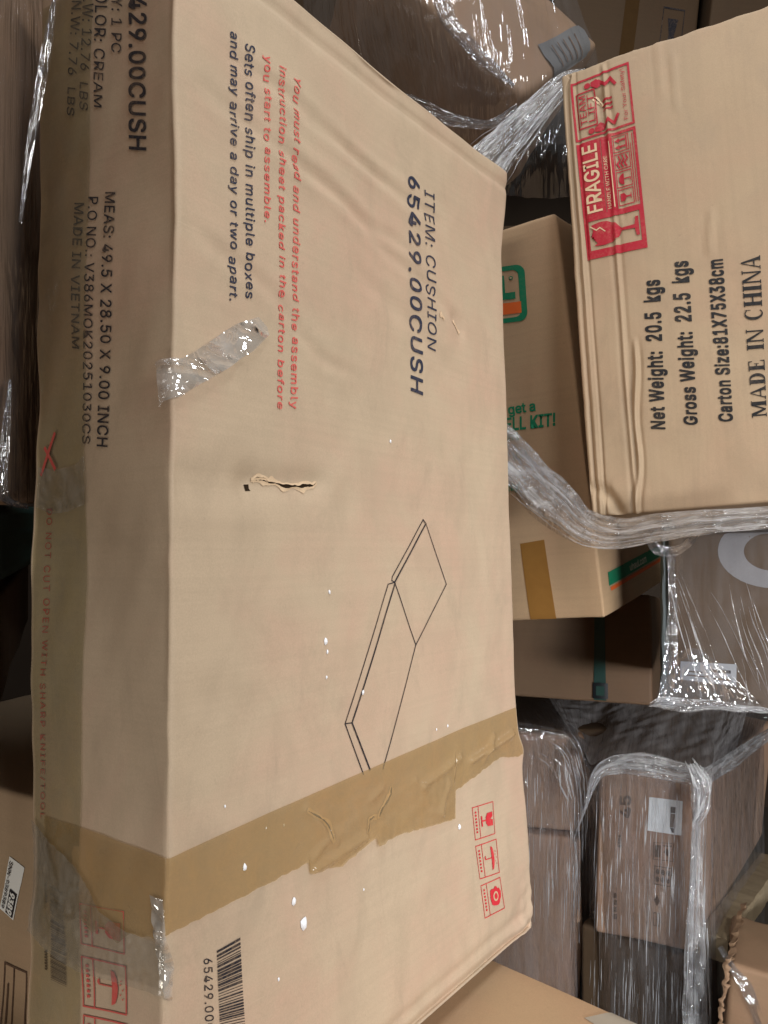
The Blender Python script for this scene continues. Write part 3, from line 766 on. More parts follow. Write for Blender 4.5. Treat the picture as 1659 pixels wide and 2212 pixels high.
def letter(c, face, quad, txt, mat, bold=0.0, shear=0.0, spacing=1.0, off=0.0010):
    d = Design(c, face, quad, off)
    d.text(txt, 0, 0, 1, 1, mat, 0, bold, shear, spacing)
    return d.done("lettering")


def px(x, y, depth):
    """photo direction to a point in the room at the given distance (used to measure, once, where loose film hangs)"""
    return np.array([(x - 829.5) / 1700 * depth, depth, CAM_H - (y - 1106) / 1700 * depth])


def catmull(P, n):
    P = np.array(P, float)
    Q = np.concatenate([[2 * P[0] - P[1]], P, [2 * P[-1] - P[-2]]])
    t = np.linspace(0, len(P) - 1 - 1e-6, n)
    i = t.astype(int)
    f = (t - i)[:, None]
    a, b, c, d = Q[i], Q[i + 1], Q[i + 2], Q[i + 3]
    return 0.5 * (2 * b + (c - a) * f + (2 * a - 5 * b + 4 * c - d) * f ** 2 + (3 * b - a - 3 * c + d) * f ** 3)


def ribbon(name, pts, widths, mat, parent=None, pleat=0.006, npl=7, n=90, m=60, seed=1, facing=(0, -1, 0), twist=0.0, curl=0.0):
    """Gathered film: a pleated band swept along a path."""
    C = catmull(pts, n)
    wdt = np.interp(np.linspace(0, 1, n), np.linspace(0, 1, len(widths)), widths)
    T = np.gradient(C, axis=0)
    T /= np.linalg.norm(T, axis=1, keepdims=True)
    nrm = np.array(facing, float)
    side = np.cross(T, nrm)
    side /= np.linalg.norm(side, axis=1, keepdims=True)
    up = np.cross(side, T)
    v = np.linspace(-1, 1, m)
    s_ = np.linspace(0, 1, n)
    L = np.concatenate([[0], np.cumsum(np.linalg.norm(np.diff(C, axis=0), axis=1))])
    SS, VV = np.meshgrid(L, v, indexing='ij')
    z = np.zeros_like(SS)
    r = rng(seed)
    for k in range(6):
        f = npl * r.uniform(0.5, 2.2)
        z += np.sin(f * math.pi * VV + r.uniform(0, 6) + 1.6 * np.sin(SS * r.uniform(2, 8) + r.uniform(0, 6))) * r.uniform(.4, 1) / 3.5
    z += 0.14 * wob(SS, VV * 0.05, seed + 5, 14, 3)
    ww = wdt[:, None] * (1 + 0.12 * wob(SS, VV * 0, seed + 9, 7, 2))
    z = z * pleat + curl * (VV ** 2) * ww
    P = C[:, None, :] + side[:, None, :] * (VV * ww / 2)[..., None] + up[:, None, :] * z[..., None]
    P = P + 0.12 * pleat * np.stack([wob(SS, VV * .1, seed + 20 + i, 30, 2) for i in range(3)], -1)
    uv = np.stack([(VV + 1) * wdt.mean() * 2.0, SS], -1).reshape(-1, 2)
    return mesh_obj(name, P.reshape(-1, 3), grid_faces(n, m), mat, parent, uv=uv)


def patch(name, rows, mat, parent=None, n=90, m=90, amp=0.006, freq=(14, 4), seed=1, push=(0, -1, 0), uvs=(1, 1)):
    """Draped film: a smooth sheet through rows of points, with wrinkles running along the second direction."""
    R = np.array([catmull(r, m) for r in rows])
    G = np.array([catmull(R[:, j], n) for j in range(m)]).transpose(1, 0, 2)
    lu = np.linalg.norm(np.diff(G, axis=0), axis=2).mean(1)
    lv = np.linalg.norm(np.diff(G, axis=1), axis=2).mean(0)
    U, V = np.meshgrid(np.concatenate([[0], np.cumsum(lu)]), np.concatenate([[0], np.cumsum(lv)]), indexing='ij')
    z = wob(U * freq[0] / freq[1], V, seed, freq[1], 3) * amp
    P = G + np.array(push)[None, None] * z[..., None]
    uv = np.stack([U * uvs[0], V * uvs[1]], -1).reshape(-1, 2)
    return mesh_obj(name, P.reshape(-1, 3), grid_faces(n, m), mat, parent, uv=uv)


def board(name, a, b, w, h, mat, parent=None, seed=0, up=(0, 0, 1)):
    """A rough-sawn board from a to b with worn, uneven edges."""
    a, b = np.array(a, float), np.array(b, float)
    d = (b - a)
    L = np.linalg.norm(d)
    d /= L
    u = np.array(up, float)
    sd = np.cross(d, u)
    sd /= np.linalg.norm(sd)
    u = np.cross(sd, d)
    n = max(6, int(L / 0.02))
    prof = [(-.5, -.42), (-.42, -.5), (.42, -.5), (.5, -.42), (.5, .42), (.42, .5), (-.42, .5), (-.5, .42)]
    V = []
    for i, t in enumerate(np.linspace(0, L, n)):
        for k, (x, y) in enumerate(prof):
            j = rng(seed * 971 + i * 13 + k).uniform(-1, 1, 3) * 0.0009
            V.append(a + d * t + sd * x * w + u * y * h + j)
    F = []
    for i in range(n - 1):
        for k in range(8):
            F.append((i * 8 + k, i * 8 + (k + 1) % 8, (i + 1) * 8 + (k + 1) % 8, (i + 1) * 8 + k))
    F.append(tuple(range(7, -1, -1)))
    F.append(tuple((n - 1) * 8 + k for k in range(8)))
    return mesh_obj(name, V, F, mat, parent, smooth=False)


def root(name, loc, label, cat, group=None):
    o = bpy.data.objects.new(name, None)
    o.empty_display_size = 0.1
    o.location = loc
    col.objects.link(o)
    tag(o, label, cat, group)
    return o


def reroot(o, r):
    """parent a mesh built in room coordinates to a root placed at the thing's base"""
    o.parent = r
    o.matrix_parent_inverse = Matrix.Translation(r.location).inverted()
    return o



def strands(name, pts, widths, mat, parent=None, k=14, thick=(0.0012, 0.004), n=110, seed=1, facing=(0, -1, 0), spread=1.0, depth=0.006, wave=0.16, seg=None):
    """Taut, thin folds of gathered film: many narrow bands running side by side along a path, fanning with its width."""
    C = catmull(pts, n)
    wdt = np.interp(np.linspace(0, 1, n), np.linspace(0, 1, len(widths)), widths)
    T = np.gradient(C, axis=0)
    T /= np.linalg.norm(T, axis=1, keepdims=True)
    side = np.cross(T, np.array(facing, float))
    side /= np.linalg.norm(side, axis=1, keepdims=True)
    up = np.cross(side, T)
    s_ = np.linspace(0, 1, n)
    L = np.concatenate([[0], np.cumsum(np.linalg.norm(np.diff(C, axis=0), axis=1))])
    V, F, UV, base = [], [], [], 0
    r = rng(seed)
    m = 4
    for q in range(k):
        v = r.uniform(-1, 1)
        a, b = sorted(r.uniform(0, 1, 2))
        if b - a < 0.45:
            a, b = max(0, a - .3), min(1, b + .3)
        if seg is not None:
            a = r.uniform(0, 1 - seg[1])
            b = a + r.uniform(*seg)
        keep = (s_ >= a) & (s_ <= b)
        idx = np.where(keep)[0]
        if len(idx) < 6:
            continue
        t = (s_[idx] - s_[idx][0]) / (s_[idx][-1] - s_[idx][0])
        vv = v + wave * np.sin(t * r.uniform(1, 5) + r.uniform(0, 6)) + 0.3 * wave * wob(L[idx], L[idx] * 0, seed * 31 + q, 12, 2)
        cen = C[idx] + side[idx] * (vv * wdt[idx] / 2 * spread)[:, None] + up[idx] * (depth * (r.uniform(-1, 1) + 0.3 * np.sin(t * 9 + q)))[:, None]
        tk = r.uniform(*thick) * (0.15 + np.sin(math.pi * np.clip(t, 0.02, 0.98)) ** 0.6) * (1 + 0.5 * wob(L[idx], L[idx] * 0, seed * 17 + q, 18, 2))
        ang = r.uniform(-1.2, 1.2) + (1.2 if seg is None else 0.2) * np.sin(t * r.uniform(1, 6) + r.uniform(0, 6))
        for i in range(len(idx)):
            for j in range(m):
                w = j / (m - 1) * 2 - 1
                V.append(cen[i] + (side[idx[i]] * math.cos(ang[i]) + up[idx[i]] * math.sin(ang[i])) * w * tk[i] / 2 + up[idx[i]] * (1 - w * w) * tk[i] * 0.35)
                UV.append((w * tk[i] + q * 0.37, L[idx[i]]))
        F += [[x + base for x in f] for f in grid_faces(len(idx), m)]
        base += len(idx) * m
    return mesh_obj(name, V, F, mat, parent, uv=UV)

# ---------------------------------------------------------------- setting
fl = mesh_obj("floor", [(-4, -3, 0), (4, -3, 0), (4, 5, 0), (-4, 5, 0)], [(0, 1, 2, 3)], M_FLOOR, smooth=False)
tag(fl, kind='structure')
wl = mesh_obj("back_wall", [(-4, 3.6, 0), (4, 3.6, 0), (4, 3.6, 4), (-4, 3.6, 4)], [(3, 2, 1, 0)], M_WALL, smooth=False)
tag(wl, kind='structure')


def soft(amp=0.003, seed=1, freq=2.5, edge=0.003, rad=0.03):
    """undulating panels and knocked edges for an ordinary carton"""
    def f(P, n):
        a = P[:, 0] + 0.7 * P[:, 1]
        d = amp * wob(a, P[:, 2] + 0.4 * P[:, 1], seed, freq, 3)
        return n * d[:, None]
    return f


# ---------------------------------------------------------------- the tall cushion carton
CRE = PR['creases']
TCR = PR['tapecr']
TEAR = PR['tear']


def disp_big(P, n):
    x, y, z = P[:, 0], P[:, 1], P[:, 2]
    W, D, H = 0.724, 0.2286, 1.257
    wf = np.clip(-n[:, 1], 0, 1)
    wl_ = np.clip(-n[:, 0], 0, 1)
    d = wf * (0.0028 * wob(x, z, 3, 1.1, 2) + 0.0006 * wob(x, z * 0.6, 4, 7, 2))
    cr = np.zeros_like(x)
    spec = [(0.0019, .009), (0.0017, .009), (0.0019, .010), (0.0017, .008), (0.0016, .009), (0.0020, .022), (-0.0012, .020), (0.0014, .015), (0.0013, .013), (0.0010, .02)]
    for k, (amp, wdt) in enumerate(spec):
        a, b = CRE[2 * k], CRE[2 * k + 1]
        dx = wob(x, z, 60 + k, 5, 1) * 0.006
        dd, t = segdist(x + dx, z + dx, a, b)
        fade = np.clip(np.minimum(t, 1 - t) * 5 + 0.35, 0, 1)
        prof = np.exp(-(dd / wdt) ** 2) - 0.55 * np.exp(-((dd - 1.7 * wdt) / wdt) ** 2)
        cr += -amp * 1.0 * prof * fade
    d = d + wf * cr
    # dent round the tear
    dd, t = segdist(x, z, (-0.262, 0.684), (-0.148, 0.690))
    d = d - wf * 0.006 * np.exp(-(dd / 0.016) ** 2)
    # torn knock near the far top
    dd, t = segdist(x, z, TEAR2[0], TEAR2[1])
    d = d - wf * 0.004 * np.exp(-(dd / 0.010) ** 2)
    d = d + wl_ * (0.004 * wob(y, z, 8, 2.0, 2) + 0.0012 * wob(y, z, 9, 8, 2))
    dv = n * d[:, None]
    # wavy knocked front edge
    e = np.exp(-((x + W / 2) ** 2 + (y + D / 2) ** 2) / 0.022 ** 2)
    dv[:, 0] += e * (0.0022 * wob(z, z * 0, 12, 1.6, 3) + 0.0005 * wob(z, z * 0, 13, 14, 2))
    dv[:, 1] += e * 0.0016 * wob(z, z * 0, 14, 2.5, 3)
    e = np.exp(-((x + W / 2) ** 2 + (y - D / 2) ** 2) / 0.03 ** 2)
    dv[:, 0] += e * 0.006 * wob(z, z * 0, 15, 2.6, 3)
    dv[:, 1] += e * 0.007 * wob(z, z * 0, 16, 2.2, 3)
    e = np.exp(-((x - W / 2) ** 2 + (y + D / 2) ** 2) / 0.03 ** 2)
    win = np.clip((z - 0.10) / 0.30, 0, 1) * np.clip((1.245 - z) / 0.16, 0, 1)
    e2 = np.exp(-((x - W / 2) ** 2 + (y + D / 2) ** 2) / 0.06 ** 2)
    dv[:, 0] += e2 * (-0.029 * win * win * (3 - 2 * win)) + e * (0.003 * wob(z, z * 0, 17, 4, 3) + 0.012 * np.exp(-((z - 0.285) / 0.018) ** 2))
    # crushed top edge and bottom corner
    e = np.exp(-((z - H) ** 2 + (y + D / 2) ** 2) / 0.03 ** 2)
    dv[:, 2] += e * 0.0018 * wob(x, x * 0, 18, 3, 3)
    dv[:, 1] += e * 0.0018 * wob(x, x * 0, 19, 4, 2)
    # score line just under the top edge, and the rolled-over bottom edge
    dv[:, 1] += wf * 0.0035 * np.exp(-((z - (H - 0.028)) / 0.006) ** 2)
    dv[:, 1] += wf * (0.0045 * np.exp(-((z - 0.030 - 0.006 * wob(x, x * 0, 21, 3, 2)) / 0.007) ** 2) + 0.014 * np.clip(1 - z / 0.03, 0, 1) ** 2)
    e = np.exp(-((x - W / 2) ** 2 + (z - 0.03) ** 2) / 0.05 ** 2)
    dv[:, 1] += e * 0.008 * wob(x, z, 22, 16, 2)
    return dv


TEAR2 = PR['tear2']
big = Carton('big', 'cushion_carton', 'tall dented kraft carton printed CUSHION, with wide tan tape, standing upright at the front',
             'carton', M_BIG, r=0.0035, step=0.006, disp=disp_big)
F = 'front'
letter(big, F, PR['t_item'], "ITEM: CUSHION", I_BLUE, 0.0, 0.22, 1.08)
letter(big, F, PR['t_num'], "65429.00CUSH", I_BLUE, 0.012, 0.22, 1.12)
for k, t in (('t_red1', "You must read and understand the assembly"), ('t_red2', "instruction sheet packed in the carton before"), ('t_red3', "you start to assemble.")):
    letter(big, F, PR[k], t, I_RED, 0.008, 0.22, 1.12)
letter(big, F, PR['t_blk1'], "Sets often ship in multiple boxes", I_BLUE, 0.008, 0.22, 1.1)
letter(big, F, PR['t_blk2'], "and may arrive a day or two apart.", I_BLUE, 0.008, 0.22, 1.1)
letter(big, F, PR['t_bc'], "65429.00CUSH"[:10], I_BLACK, 0.004, 0.0, 1.1)


def barcode(c, face, quad, mat, seed, n=46, along='x'):
    d = Design(c, face, quad, 0.0010, 0.02)
    r = rng(seed)
    t = 0.0
    while t < 1:
        w = r.choice([0.008, 0.008, 0.016, 0.024]) * 46 / n
        if along == 'y':
            d.rect(0, t, 1, min(1, t + w), mat)
        else:
            d.rect(t, 0, min(1, t + w), 1, mat)
        t += w + r.choice([0.008, 0.012, 0.018]) * 46 / n
    return d.done("barcode")


barcode(big, F, PR['q_bc'], I_BLACK, 5, 40, 'y')


def symbol(c, face, quad, kind, mat, thick=0.02, name="handling_symbol"):
    """boxed carton mark: x runs left-right across the mark, y down"""
    d = Design(c, face, quad, 0.0010, 0.01)
    d.frame(0, 0, 1, 1, thick, thick * 1.2, mat)
    d.rect(0.26, thick, 0.26 + thick, 1 - thick, mat)
    for k in range(7):
        d.rect(0.10, 0.15 + k * 0.1, 0.17, 0.15 + k * 0.1 + 0.055, mat)
    if kind == 'glass':
        d.rect(0.36, 0.34, 0.42, 0.66, mat)
        d.rect(0.40, 0.48, 0.60, 0.52, mat)
        d.poly([(0.58, 0.42), (0.66, 0.30), (0.92, 0.30), (0.92, 0.44), (0.80, 0.50), (0.92, 0.54), (0.92, 0.72), (0.66, 0.70), (0.58, 0.60)], mat)
    elif kind == 'rain':
        d.rect(0.38, 0.48, 0.70, 0.505, mat)
        d.disc(0.40, 0.44, 0.05, 0.06, mat, n=10, a0=90, a1=270)
        d.poly([(0.66, 0.16), (0.74, 0.18), (0.79, 0.32), (0.81, 0.5), (0.79, 0.68), (0.74, 0.82), (0.66, 0.86), (0.68, 0.5)], mat)
        for a, b in ((0.86, 0.42), (0.91, 0.52), (0.86, 0.62), (0.91, 0.70), (0.88, 0.34)):
            d.disc(a, b, 0.018, 0.018, mat, n=7)
    else:
        d.poly([(0.40, 0.28), (0.48, 0.24), (0.60, 0.26), (0.66, 0.20), (0.74, 0.22), (0.78, 0.30), (0.86, 0.30), (0.92, 0.42), (0.90, 0.58), (0.84, 0.66),
                (0.80, 0.76), (0.70, 0.80), (0.60, 0.78), (0.50, 0.76), (0.42, 0.70), (0.38, 0.5)], mat)
        d.disc(0.64, 0.50, 0.13, 0.15, I_PALE, 1, 16)
        d.disc(0.64, 0.50, 0.08, 0.095, mat, 2, 14)
    return d.done(name)


for k, s in enumerate(('glass', 'rain', 'stack')):
    symbol(big, F, PR['q_sym%d' % k], s, I_REDS)

d = Design(big, F, [[-1, 0], [0, 0], [0, 1], [-1, 1]], 0.0010, 0.02)
for i, pl in enumerate(PR['lines']):
    w = 0.0022 if i in (5, 8, 1) else 0.0014
    d.line([(p[0] + 1, p[1]) for p in pl], w, w, I_BLACK)
d.done("cushion_line_drawing")

# white foam flecks stuck to the board
r_ = rng(3)
for i, p in enumerate(PR['specks']):
    size = [.0022, .0022, .0042, .0022, .0018, .003, .0016, .0036, .0015, .0014, .004, .0062, .0016, .004, .002, .0016, .0022][i]
    n = 7
    V, Fc = [], []
    for ring, (rad, hh) in enumerate([(1.0, 0.0002), (0.85, 0.0012), (0.4, 0.0022)]):
        for k in range(n):
            a = 6.283 * k / n
            rr = size * rad * (0.75 + 0.5 * rng(i * 50 + k).rand())
            V.append((p[0] + rr * math.cos(a) * 0.75, p[1] + rr * math.sin(a) * 1.15, hh * size / 0.004))
    V = np.array(V)
    q = big.surf(F, V[:, 0], V[:, 1], V[:, 2] + 0.0006)
    Fc = [(a * n + k, a * n + (k + 1) % n, (a + 1) * n + (k + 1) % n, (a + 1) * n + k) for a in (0, 1) for k in range(n)] + [tuple(2 * n + k for k in range(n))]
    mesh_obj("foam_fleck", q, Fc, M_SPECK, big.root)

# the tear in the board: flat dark strip painting the slit's shade, with raised, lighter lips
def slit(c, face, pts, w, lip=0.004, name="tear"):
    d = Design(c, face, [[-1, -1], [0, -1], [0, 0], [-1, 0]], 0.0008, 0.01)
    P = np.array(pts, float)
    t = np.linspace(0, len(P) - 1, len(P) * 5)
    X = np.interp(t, np.arange(len(P)), P[:, 0])
    Z = np.interp(t, np.arange(len(P)), P[:, 1])
    r = rng(int(abs(pts[0][0]) * 1e4) + len(pts))
    T = np.stack([np.gradient(X), np.gradient(Z)], 1)
    T /= np.linalg.norm(T, axis=1, keepdims=True)
    Nn = np.stack([-T[:, 1], T[:, 0]], 1)
    env = np.sin(math.pi * (np.arange(len(X)) + .5) / len(X)) ** 0.6
    q_ = np.arange(len(X)) * 0.01
    hu = w * env * (0.10 + 0.45 * np.abs(wob(q_, q_ * 0, len(X), 5, 2)))
    hd = w * env * (0.10 + 0.45 * np.abs(wob(q_, q_ * 0, len(X) + 3, 4, 2)))
    C = np.stack([X, Z], 1)
    up, dn = C + Nn * hu[:, None], C - Nn * hd[:, None]
    V = np.concatenate([up, dn]) + 1
    n = len(X)
    d.raw(V, [(i, n + i, n + i + 1, i + 1) for i in range(n - 1)], M_HOLE)
    o = d.done(name)
    # ragged paper lips lifting on both sides
    for sg, edge in ((1, up), (-1, dn)):
        A, O = [], []
        m = 4
        q = np.arange(n) * 0.01
        ln = 0.0014 + 0.0040 * (0.5 + 0.5 * wob(q, q * 0, n + sg, 9, 2)) ** 2
        ht = lip * (0.15 + 0.9 * (0.5 + 0.5 * wob(q, q * 0, n + 4 + sg, 7, 2)) ** 2) * env
        for i in range(n):
            for k in range(m):
                u = k / (m - 1)
                A.append(edge[i] - sg * Nn[i] * (0.0006 * r.rand() if k == 0 else 0) + sg * Nn[i] * u * ln[i])
                O.append(0.0011 + ht[i] * (1 - u) ** 1.6)
        A = np.array(A)
        Vv = c.surf(face, A[:, 0], A[:, 1], np.array(O))
        mesh_obj("torn_lip", Vv, grid_faces(n, m, sg > 0), M_EDGE, o, smooth=True)
    return o


t0 = [(-0.2536, 0.6875), (-0.240, 0.6885), (-0.229, 0.6872), (-0.217, 0.6868), (-0.205, 0.6850), (-0.192, 0.6846), (-0.178, 0.6855), (-0.165, 0.6862), (-0.155, 0.6875), (-0.148, 0.6915)]
slit(big, F, t0, 0.0075, 0.0024)
slit(big, F, [(-0.252, 0.6878), (-0.246, 0.6915), (-0.236, 0.692), (-0.228, 0.6885)], 0.0016, 0.002)
d = Design(big, F, [[-1, -1], [0, -1], [0, 0], [-1, 0]], 0.0007, 0.01)
d.poly([(1 - 0.2625, 1 + 0.6825), (1 - 0.2560, 1 + 0.6832), (1 - 0.2562, 1 + 0.6785), (1 - 0.2545, 1 + 0.6762), (1 - 0.2615, 1 + 0.6758)], M_HOLE)
d.done("punched_hole")  # flat dark patch; the hole's inner shade is put into its colour
slit(big, F, [(0.174, 0.958), (0.177, 0.953), (0.181, 0.949), (0.186, 0.944), (0.190, 0.9405)], 0.0018, 0.002)
slit(big, F, [(0.128, 0.957), (0.133, 0.9535), (0.139, 0.951)], 0.0016, 0.0015)


# wide tan tape round the carton
def tape_bumps(x, z):
    o = np.zeros_like(x)
    m = np.clip((x + 0.19) / 0.03, 0, 1) * np.clip((0.15 - x) / 0.03, 0, 1) * np.clip((0.325 - z) / 0.03, 0, 1)
    o += m * 0.0014 * (1 + wob(x, z, 31, 18, 3))
    for k in range(7):
        r = rng(40 + k)
        a = (r.uniform(-0.17, 0.12), r.uniform(0.255, 0.315))
        b = (a[0] + r.uniform(-0.05, 0.05), a[1] + r.uniform(-0.035, 0.035))
        dd, _ = segdist(x, z, a, b)
        o += 0.0026 * np.exp(-(dd / 0.0045) ** 2)
    for a, b, h in (((0.05, 0.30), (0.15, 0.315), .004), ((0.18, 0.305), (0.33, 0.318), .006), ((0.22, 0.30), (0.25, 0.325), .004), ((-0.165, 0.263), (-0.075, 0.272), .006), ((-0.178, 0.33), (-0.128, 0.28), .003)):
        dd, _ = segdist(x, z, a, b)
        o += h * np.exp(-(dd / 0.005) ** 2)
    return o + 0.0004 * (1 + wob(x, z, 33, 9, 2))


tt = [[-0.361 - 0.2, 0.338], [-0.361 - 0.10, 0.338]] + PR['tape_top']
tb = [[-0.361 - 0.2, 0.243], [-0.361 - 0.17, 0.2371], [-0.361 - 0.135, 0.250], [-0.361 - 0.11, 0.243], [-0.361 - 0.095, 0.252], [-0.361 - 0.07, 0.244], [-0.361 - 0.05, 0.258], [-0.361 - 0.02, 0.262]] + PR['tape_bot']


def strip_x(c, name, face, top, bot, mat, xs, nv, bumps=None, off=0.0009):
    """as strip(), sampled at common stations along the tape so that ragged edges stay where they are"""
    top, bot = np.array(top), np.array(bot)
    a = np.interp(xs, top[:, 0], top[:, 1])
    bx = bot[:, 0].copy()
    for i in range(1, len(bx)):
        bx[i] = max(bx[i], bx[i - 1] + 1e-4)
    b = np.interp(xs, bx, bot[:, 1]) + 0.0012 * wob(xs, xs * 0, 77, 60, 2)
    w = np.linspace(0, 1, nv)
    X = np.repeat(xs[:, None], nv, 1).ravel()
    Z = (a[:, None] * (1 - w) + b[:, None] * w).ravel()
    o = np.full(len(X), off)
    if bumps is not None:
        o = o + bumps(X, Z)
    V = c.surf(face, X, Z, o)
    return mesh_obj(name, V, grid_faces(len(xs), nv), mat, c.root, uv=np.stack([X, Z], 1))


xs = np.unique(np.concatenate([np.linspace(-0.56, -0.38, 60), np.linspace(-0.38, -0.345, 40), np.linspace(-0.345, 0.3555, 260)]))
strip_x(big, "packing_tape", F, tt, tb, M_TAPE, xs, 40, tape_bumps)
slit(big, F, [(-0.0440, 0.2850), (-0.0435, 0.2905), (-0.036, 0.2965), (-0.027, 0.3020), (-0.020, 0.308), (-0.017, 0.317)], 0.0085, 0.0018, "tear")
slit(big, F, [(-0.176, 0.329), (-0.165, 0.323), (-0.152, 0.314), (-0.142, 0.306), (-0.135, 0.295), (-0.129, 0.281)], 0.0055, 0.0018, "tear")
slit(big, F, [(-0.067, 0.273), (-0.0655, 0.281), (-0.064, 0.289), (-0.056, 0.2895), (-0.0487, 0.288)], 0.0050, 0.0014, "tear")

# crinkled scrap of film folded over the front edge
def scrap_b(x, z):
    o = 0.002 + 0.006 * np.abs(wob(x, z, 51, 9, 2)) + 0.004 * np.clip(wob(x + z, z, 52, 9, 1), 0, 1)
    return o


big.strip("film_scrap", F, [[-0.372, 0.792], [-0.3583, 0.796], [-0.322, 0.820], [-0.2858, 0.846], [-0.2558, 0.860], [-0.240, 0.853]],
          [[-0.372, 0.750], [-0.3612, 0.7576], [-0.335, 0.775], [-0.300, 0.796], [-0.262, 0.822], [-0.2349, 0.846]], F_SCRAP, 110, 60, 0.001, scrap_b)
# loose film at the lower front edge
big.strip("film_scrap", F, [[-0.384, 0.300], [-0.378, 0.27], [-0.368, 0.24], [-0.362, 0.215]], [[-0.366, 0.300], [-0.362, 0.268], [-0.352, 0.238], [-0.354, 0.21]],
          F_SCRAP, 60, 20, 0.002, lambda x, z: 0.003 * np.abs(wob(x, z, 55, 22, 2)))

# left side of the carton
Lf = 'left'
for k, t, b in (('l_num', "65429.00CUSH", 0.014), ('l_qty', "QTY: 1 PC", 0.004), ('l_col', "COLOR: CREAM", 0.004), ('l_gw', "G.W: 12.76  LBS", 0.004), ('l_nw', "N.W: 7.76  LBS", 0.004),
                ('l_meas', "MEAS: 49.5 X 28.50 X 9.00 INCH", 0.008), ('l_po', "P.O NO.: V386MOK20251030CS", 0.004), ('l_made', "MADE IN VIETNAM", 0.006)):
    letter(big, Lf, PR[k], t, I_BLACK, b, 0.0, 1.05)
letter(big, Lf, PR['l_cut'], "DO NOT CUT OPEN WITH SHARP KNIFE/TOOL", I_THIN, 0.0, 0.0, 1.2)
symbol(big, Lf, [PR['l_sym1'][0], PR['l_sym1'][1], PR['l_sym1'][2], PR['l_sym1'][3]], 'rain', I_THIN, 0.025)
symbol(big, Lf, PR['l_sym0'], 'glass', I_THIN, 0.02)
symbol(big, Lf, PR['l_sym2'], 'stack', I_THIN, 0.025)
barcode(big, Lf, [PR['l_bc0'][0], PR['l_bc0'][1], [0.0415, 0.2065], [0.067, 0.2060]], I_FAINT, 8, 34, 'y')
barcode(big, Lf, PR['l_bc1'], I_FAINT, 9, 22, 'y')
for q in ([[0.0857, 0.2668], [0.083, 0.249], [0.0775, 0.249], [0.080, 0.268]], [[0.0811, 0.2009], [0.079, 0.1824], [0.0735, 0.183], [0.0758, 0.2023]]):
    d = Design(big, Lf, q, 0.0010, 0.01)
    for k in range(7):
        d.rect(k * .145, 0.08 * (k % 2), k * .145 + .10, .9, I_FAINT)
    d.done("blurred_print")
# see-through tape along the seam, a second piece over it, and small marks
big.strip("clear_tape", Lf, [[0.0165, 1.235], [0.0178, 0.9], [0.018, 0.55], [0.0185, 0.29], [0.012, 0.03]], [[0.108, 1.235], [0.109, 0.9], [0.108, 0.55], [0.107, 0.29], [0.107, 0.03]],
          M_CLEAR, 160, 12, 0.0012, lambda x, z: 0.0006 * (1 + wob(x, z, 61, 12, 2)))
big.strip("clear_tape", Lf, [[0.016, 0.7132], [0.030, 0.705], [0.07, 0.702], [0.107, 0.7072]], [[0.0157, 0.6627], [0.05, 0.6560], [0.08, 0.655], [0.1065, 0.6638]],
          M_CLEAR2, 50, 30, 0.0024, lambda x, z: 0.0015 * np.abs(wob(x, z, 63, 26, 2)))
big.strip("clear_tape", Lf, [[-0.1143, 0.262], [-0.06, 0.260], [-0.02, 0.268], [0.02, 0.300], [0.075, 0.318], [0.109, 0.330]],
          [[-0.1143, 0.218], [-0.06, 0.212], [-0.02, 0.205], [0.02, 0.200], [0.075, 0.205], [0.109, 0.215]], M_CLEAR2, 120, 40, 0.0036, lambda x, z: 0.0020 * np.abs(wob(x, z, 65, 24, 3)))
d = Design(big, Lf, [[-1, -1], [0, -1], [0, 0], [-1, 0]], 0.0030, 0.01)
for a, b in ((0, 1), (2, 3)):
    p, q = PR['l_x'][a], PR['l_x'][b]
    d.line([(1 + p[0], 1 + p[1]), (1 + q[0], 1 + q[1])], 0.0045, 0.0045, I_THIN)
d.done("red_marker_cross")
big.sheet("paper_scrap", Lf, PR['l_white'], M_GREYLABEL, 4, 4, 0.003)

# ---------------------------------------------------------------- the carton printed FRAGILE
RC = PR['r_cre']


